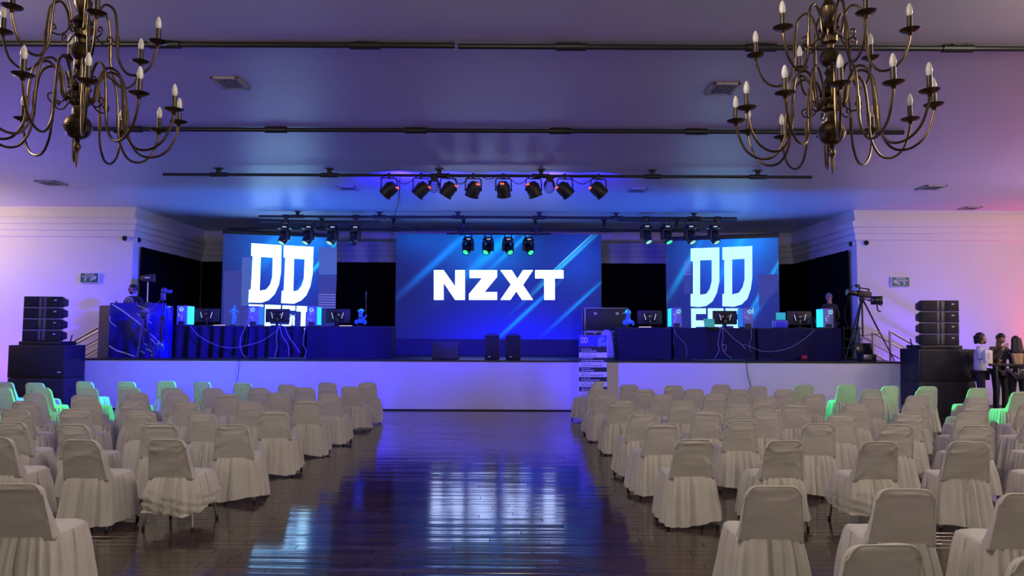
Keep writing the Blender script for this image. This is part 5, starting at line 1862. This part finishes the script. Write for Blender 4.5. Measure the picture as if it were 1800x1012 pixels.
def person(label, loc, rz, hgt, pose, shirt, trousers, hair='hair', hair_style='short', sleeves='short', beard=False, waist_z=0.90):
    """standing figure facing -y before rotation; pose gives elbows, wrists and the head's turn"""
    s = hgt / 1.75
    t = thing('person', label, 'person', loc, rz)
    V = lambda x, y, z: Vector((x, y, z)) * s
    c = Chain()
    pel = c.add(V(0, 0, 0.96), (0.150 * s, 0.105 * s))
    sp = c.run([V(0, 0.0, 1.10), V(0, 0.01, 1.26), V(0, 0.01, 1.39), V(0, 0.005, 1.47), V(0, -0.005, 1.53), V(0, -0.012, 1.60)],
               [(0.135 * s, 0.095 * s), (0.150 * s, 0.105 * s), (0.155 * s, 0.095 * s), (0.078 * s, 0.068 * s), (0.060 * s, 0.060 * s), (0.056 * s, 0.060 * s)], pel)
    chest = 3
    J = {}
    for sd, sg in (('l', -1), ('r', 1)):
        hip, kn, an = V(sg * 0.095, 0, 0.90), V(sg * 0.105, -0.015, 0.50), V(sg * 0.11, 0.02, 0.09)
        J['leg' + sd] = [hip, kn, an]
        c.run([hip, hip.lerp(kn, 0.5), kn, kn.lerp(an, 0.4), an, V(sg * 0.115, -0.07, 0.035), V(sg * 0.12, -0.14, 0.025)],
              [0.085 * s, 0.072 * s, 0.053 * s, 0.05 * s, 0.036 * s, 0.034 * s, 0.025 * s], pel)
        sh = V(sg * 0.175, 0.005, 1.42)
        el, wr = Vector(pose['elbow_' + sd]) * s, Vector(pose['wrist_' + sd]) * s
        J['arm' + sd] = [sh, el, wr]
        last = c.run([sh, sh.lerp(el, 0.5), el, el.lerp(wr, 0.45), wr], [0.055 * s, 0.045 * s, 0.039 * s, 0.035 * s, 0.026 * s], chest)
        d = (wr - el).normalized()
        side = d.cross(Vector((0, 1, 0.3)))
        side = side.normalized() if side.length > 0.1 else Vector((1, 0, 0))
        curl = side.cross(d).normalized()
        palm = c.add(wr + d * 0.05 * s, (0.036 * s, 0.02 * s), last)
        knk = wr + d * 0.085 * s
        for f in range(4):
            o = (f - 1.5) * 0.019 * s
            L = (0.068, 0.078, 0.073, 0.058)[f] * s
            p0 = knk + side * o
            c.run([p0, p0 + d * L * 0.5 + curl * 0.008 * s, p0 + d * L * 0.85 + curl * 0.03 * s], [0.010 * s, 0.0085 * s, 0.007 * s], palm)
        c.run([wr + d * 0.035 * s + side * 0.035 * s, wr + d * 0.065 * s + side * 0.055 * s + curl * 0.01 * s, wr + d * 0.092 * s + side * 0.056 * s + curl * 0.025 * s], [0.012 * s, 0.010 * s, 0.008 * s], palm)
    hc = V(0, -0.03, 1.635) + Vector(pose.get('head_off', (0, 0, 0))) * s
    R = (Matrix.Rotation(pose.get('turn', 0), 4, 'Z') @ Matrix.Rotation(pose.get('nod', 0), 4, 'X')) @ Matrix.Scale(s, 4)
    hm = head_mesh(hc, R)
    put('body', skin_mesh('body', c.v, c.e, c.r, M['skin'], 1, 0, 0.0075 * s, hm), t)
    H = Matrix.Translation(hc) @ R
    # eyes
    for sg in (-1, 1):
        b = MB(); b.ball((sg * 0.030, -0.079, 0.010), (0.0125, 0.010, 0.0085), 10, 8, H); o = b.build('eye', M['eye_white'], t, 180)
        b = MB(); b.ball((sg * 0.030, -0.0865, 0.010), (0.005, 0.004, 0.005), 8, 6, H); b.build('pupil', M['gloss_black'], o, 180)
    b = MB(); b.ball((0, -0.094, -0.061), (0.021, 0.006, 0.006), 12, 6, H); b.build('mouth', mat('lips', (0.30, 0.11, 0.09), 0.5), t, 180)
    # hair shell
    bm = bmesh.new()
    bmesh.ops.create_uvsphere(bm, u_segments=32, v_segments=20, radius=1.0)
    lo = {'short': -0.25, 'curly': -0.45, 'long': -0.3, 'tied': -0.35}[hair_style]
    dele = []
    for v in bm.verts:
        x, y, z = v.co
        face = (y < -0.25 and z < 0.42 - 0.25 * abs(x) * 0.6) or z < lo
        if face:
            dele.append(v)
            continue
        k = 1.0 + 0.03 * noise.noise(Vector((x, y, z)) * 9)
        if hair_style == 'curly':
            k += 0.06 + 0.06 * noise.noise(Vector((x, y, z)) * 7)
        v.co = H @ Vector((x * 0.084 * k, (y * 0.104 + 0.006) * k, (z * 0.124 + 0.004) * k))
    bmesh.ops.delete(bm, geom=dele, context='VERTS')
    me = bpy.data.meshes.new('hair')
    bm.to_mesh(me)
    bm.free()
    me.materials.append(M[hair if hair_style != 'long' else 'hair'])
    me.polygons.foreach_set('use_smooth', [True] * len(me.polygons))
    ho = put('hair', me, t)
    sol = ho.modifiers.new('thick', 'SOLIDIFY')
    sol.thickness = 0.012
    if hair_style == 'curly':
        b = MB()
        for k in range(60):
            a, zz = rnd.uniform(0.35, PI - 0.35), rnd.uniform(-0.085, 0.07)
            b.ball((0.088 * math.cos(a), 0.10 * math.sin(a) + 0.01, zz), (0.022, 0.022, 0.024), 8, 6, H)
        b.build('curls', M['hair'], ho, 180)
    if hair_style == 'long':
        for nm, z0, z1, mm in (('hair_length', 0.06, -0.27, 'hair'), ('hair_tips', -0.26, -0.52, 'hair_blonde')):
            b = MB()
            rings = []
            for k in range(8):
                f = k / 7
                z = z0 + (z1 - z0) * f
                wx = 0.092 + 0.035 * min(1, (0.06 - z) * 3) - 0.045 * max(0, -z - 0.30) / 0.22
                rings.append([H @ Vector((wx * math.cos(a_ * PI / 14 - 0.12) * (1 + 0.04 * math.sin(a_ * 3 + k)), 0.055 + (0.055 + 0.008 * math.sin(a_ * 5)) * math.sin(a_ * PI / 14), z)) for a_ in range(15)] +
                             [H @ Vector((-wx * math.cos(a_ * PI / 14) * 0.9, 0.045 + 0.035 * math.sin(a_ * PI / 14), z)) for a_ in range(15)])
            b.ring_surface(rings)
            b.build(nm, M[mm], ho, 180)
    if beard:
        b = MB(); b.ball((0, -0.050, -0.080), (0.052, 0.040, 0.036), 16, 10, H); b.build('beard', M['hair'], t, 180)
    # shirt
    c = Chain()
    lowz = waist_z
    p0 = c.add(V(0, 0.0, lowz), (0.175 * s, 0.128 * s))
    last = c.run([V(0, 0.0, 1.10), V(0, 0.01, 1.26), V(0, 0.01, 1.40), V(0, 0.005, 1.475)], [(0.162 * s, 0.118 * s), (0.172 * s, 0.125 * s), (0.175 * s, 0.112 * s), (0.088 * s, 0.080 * s)], p0)
    for sd in 'lr':
        sh, el, wr = J['arm' + sd]
        if sleeves == 'short':
            c.run([sh, sh.lerp(el, 0.45), sh.lerp(el, 0.75)], [0.072 * s, 0.068 * s, 0.066 * s], 3)
        else:
            c.run([sh, sh.lerp(el, 0.5), el, el.lerp(wr, 0.5), el.lerp(wr, 0.92)], [0.072 * s, 0.060 * s, 0.054 * s, 0.047 * s, 0.038 * s], 3)
    put('shirt', skin_mesh('shirt', c.v, c.e, c.r, M[shirt], 2, 0), t)
    # trousers
    c = Chain()
    p0 = c.add(V(0, 0, 0.97), (0.166 * s, 0.122 * s))
    for sd in 'lr':
        hip, kn, an = J['leg' + sd]
        c.run([hip, hip.lerp(kn, 0.5), kn, kn.lerp(an, 0.5), an + Vector((0, 0, 0.0))], [0.100 * s, 0.086 * s, 0.070 * s, 0.064 * s, 0.058 * s], p0)
    put('trousers', skin_mesh('trousers', c.v, c.e, c.r, M[trousers], 2, 0), t)
    for sd, sg in (('l', -1), ('r', 1)):
        b = MB()
        b.box((sg * 0.118 * s, -0.055 * s, 0.045 * s), (0.10 * s, 0.27 * s, 0.088 * s), bevel=0.03 * s, seg=3, taper=lambda v: Vector((v.x * (1.0 if v.y > 0 else 0.85), v.y, v.z * (1.0 if v.y > 0 else 0.7))))
        o = b.build('shoe', M['black'], t, 180)
    return t, H


# DJ behind the booth
p = at(232, 560, 18.2)
dj, H = person('person in black shirt with a white ring emblem and sunglasses, behind the DJ booth', (p.x, 18.24, SZ), math.radians(-14), 1.78,
               dict(elbow_l=(-0.27, -0.02, 1.14), wrist_l=(-0.20, -0.26, 1.26), elbow_r=(0.28, 0.02, 1.16), wrist_r=(0.30, -0.22, 1.24), turn=math.radians(-38), nod=0.12),
               'shirt_black', 'denim', 'hair', 'tied', 'short', True)
b = MB()
for s in (-1, 1):
    b.ball((s * 0.030, -0.092, 0.012), (0.027, 0.010, 0.020), 12, 8, H)
b.box((0, -0.098, 0.018), (0.03, 0.006, 0.006), mtx=H)
b.build('sunglasses', M['gloss_black'], dj, 180)
b = MB()
s_ = 1.78 / 1.75
ring_pts = [(0.10 * math.cos(2 * PI * k / 32), -0.122 * s_ - 0.015, 1.335 * s_ + 0.10 * math.sin(2 * PI * k / 32)) for k in range(33)]
b.tube(ring_pts, 0.0085, 6)
for pl in ([(-0.05, -0.05), (-0.035, 0.05), (0.0, -0.02), (0.035, 0.05), (0.05, -0.05)], [(-0.02, 0.06), (0.02, 0.06)]):
    b.tube([(q[0], -0.122 * s_ - 0.018, 1.335 * s_ + q[1]) for q in pl], 0.0075, 6)
b.build('emblem', M['print_white'], dj, 180)
# dark operator behind the right tables
p = at(1459, 560, 19.15)
person('person in dark clothes seen from behind at the right tables, grey short hair', (p.x, 19.15, SZ), PI + 0.25, 1.70,
       dict(elbow_l=(-0.27, 0.0, 1.12), wrist_l=(-0.22, -0.22, 0.95), elbow_r=(0.27, 0.0, 1.12), wrist_r=(0.24, -0.22, 0.95), nod=0.25), 'shirt_black', 'shirt_black', 'hair_grey', 'short', 'long')
# three people by the barrier
p = at(1722, 700, 15.85)
man, H = person('person in white t-shirt holding a white bag, dark curly hair, beside the right speakers', (p.x + 0.03, 15.85, 0), math.radians(58), 1.80,
                dict(elbow_l=(-0.24, -0.05, 1.12), wrist_l=(-0.13, -0.27, 1.16), elbow_r=(0.25, -0.04, 1.12), wrist_r=(0.12, -0.26, 1.14), turn=math.radians(22), nod=-0.12),
                'shirt_white', 'denim', 'hair', 'curly', 'short', True)
p = at(1759, 700, 16.75)
person('person in dark brown jacket with a hand at the mouth, between two others', (p.x, 16.75, 0), math.radians(8), 1.81,
       dict(elbow_l=(-0.28, -0.10, 1.16), wrist_l=(-0.06, -0.20, 1.42), elbow_r=(0.28, -0.04, 1.13), wrist_r=(0.08, -0.24, 1.26), turn=math.radians(10), nod=0.38, head_off=(0, -0.03, -0.01)),
       'shirt_brown', 'denim', 'hair', 'short', 'long')
p = at(1790, 700, 15.85)
woman, H = person('person with long dark hair fading to blonde, black top with white dots, at right edge', (p.x, 15.85, 0), PI + math.radians(-18), 1.74,
                  dict(elbow_l=(-0.27, -0.02, 1.13), wrist_l=(-0.20, -0.20, 1.02), elbow_r=(0.27, -0.03, 1.13), wrist_r=(0.20, -0.20, 1.02), nod=0.12), 'shirt_black', 'denim', 'hair', 'long', 'long', False, 0.86)
b = MB()
for k in range(70):
    a = rnd.uniform(0.1, PI - 0.1)
    zz = rnd.uniform(0.93, 1.05)
    b.ball((0.172 * math.cos(a), 0.128 * math.sin(a) + 0.002, zz), (0.010, 0.008, 0.010), 6, 5)
b.build('dot_print', M['print_white'], woman, 180)['kind'] = 'stuff'
q = at(1737, 627, 15.55)
t = thing('paper_bag', 'white paper bag with small dark print held by the man in white', 'bag', (q.x - 0.01, 15.55, q.z - 0.14), math.radians(15))
b = MB(); b.box((0, 0, 0.14), (0.19, 0.07, 0.28), bevel=0.006); b.build('body', M['print_white'], t)
b = MB(); b.tube(spline([(-0.05, 0, 0.27), (-0.045, 0, 0.36), (0.0, 0, 0.385), (0.045, 0, 0.36), (0.05, 0, 0.27)], 4), 0.006, 6); b.build('handle', M['print_white'], t)
b = MB()
for k in range(4):
    b.box((-0.02 + 0.01 * (k % 2), -0.0365, 0.21 - 0.035 * k), (0.09 - 0.012 * k, 0.003, 0.012))
b.build('print', M['print_grey'], t, 0)


# ------------------------------------------------------------------ figurines on the tables
def figurine(px, hh, label, material, kind):
    x, y = table_at(px, 0.18)
    t = thing('figurine', label, 'figurine', (x, y, TOPZ + 0.001), 0.2)
    s = hh
    V = lambda a, b_, c_: Vector((a, b_, c_)) * s
    c = Chain()
    if kind == 'standing':
        pel = c.add(V(0.02, 0, 0.52), (0.07 * s, 0.05 * s))
        last = c.run([V(0, 0, 0.62), V(-0.02, 0, 0.74), V(0.0, 0, 0.82), V(0.03, -0.02, 0.92), V(0.04, -0.02, 0.97)], [0.065 * s, 0.085 * s, 0.035 * s, 0.075 * s, 0.05 * s], pel)
        c.run([V(-0.03, 0, 0.42), V(-0.04, 0.0, 0.22), V(-0.05, 0, 0.05)], [0.055 * s, 0.045 * s, 0.035 * s], pel)
        c.run([V(0.07, 0, 0.42), V(0.06, 0.0, 0.22), V(0.02, 0, 0.05)], [0.055 * s, 0.045 * s, 0.035 * s], pel)
        c.run([V(-0.12, -0.02, 0.78), V(-0.17, -0.04, 0.66), V(-0.04, -0.10, 0.60)], [0.035 * s, 0.03 * s, 0.025 * s], 2)
        c.run([V(0.10, -0.02, 0.76), V(0.16, -0.05, 0.66), V(0.22, -0.10, 0.60)], [0.035 * s, 0.03 * s, 0.025 * s], 2)
    else:
        pel = c.add(V(0, 0, 0.10), (0.20 * s, 0.16 * s))
        sh = c.add(V(0, 0, 0.30), (0.24 * s, 0.16 * s), pel)
        up = c.run([V(0, 0, 0.44), V(0, -0.01, 0.54)], [(0.20 * s, 0.15 * s), (0.115 * s, 0.11 * s)], sh)
        c.run([V(0.0, -0.02, 0.66), V(0.0, -0.02, 0.80), V(0.0, -0.01, 0.90)], [(0.125 * s, 0.14 * s), (0.145 * s, 0.16 * s), (0.10 * s, 0.11 * s)], up)
        for sg in (-1, 1):
            c.run([V(sg * 0.25, -0.03, 0.34), V(sg * 0.30, -0.10, 0.20), V(sg * 0.16, -0.22, 0.14)], [0.085 * s, 0.07 * s, 0.055 * s], sh)
        if kind == 'bust':
            c.run([V(0.14, -0.16, 0.42), V(0.28, -0.20, 0.58), V(0.36, -0.20, 0.66)], [0.055 * s, 0.045 * s, 0.035 * s], sh)
        b = MB()
        if kind == 'capped':
            b.lathe([(0.165 * s, 0.78 * s), (0.172 * s, 0.84 * s), (0.14 * s, 0.95 * s), (0.07 * s, 1.0 * s), (0.001, 1.01 * s)], 18)
            b.box((-0.20 * s, -0.06 * s, 0.79 * s), (0.22 * s, 0.20 * s, 0.03 * s), bevel=0.01 * s)
            b.build('cap', M['statuette'], t)
        else:
            for k in range(9):
                a = k / 9 * 2 * PI
                b.ball((0.11 * s * math.cos(a), 0.11 * s * math.sin(a), 0.90 * s), (0.075 * s, 0.075 * s, 0.09 * s), 8, 6)
            b.ball((0, 0, 0.95 * s), (0.11 * s, 0.11 * s, 0.07 * s), 10, 6)
            b.build('hair', M['statuette'], t, 180)
    put('statue', skin_mesh('statue', c.v, c.e, c.r, M[material], 2, 0), t)
    b = MB(); b.lathe([(0.17 * s, 0.0), (0.17 * s, 0.03 * s), (0.15 * s, 0.045 * s)], 20); b.build('plinth', M['gloss_black'], t)


figurine(411, 0.52, 'slim cyan standing figurine on the left tables between two towers', 'statuette', 'standing')
figurine(634, 0.42, 'blue bust figurine at the right end of the left tables', 'statuette_blue', 'bust')
figurine(1104, 0.44, 'blue capped bust figurine at the left end of the right tables', 'statuette_blue', 'capped')
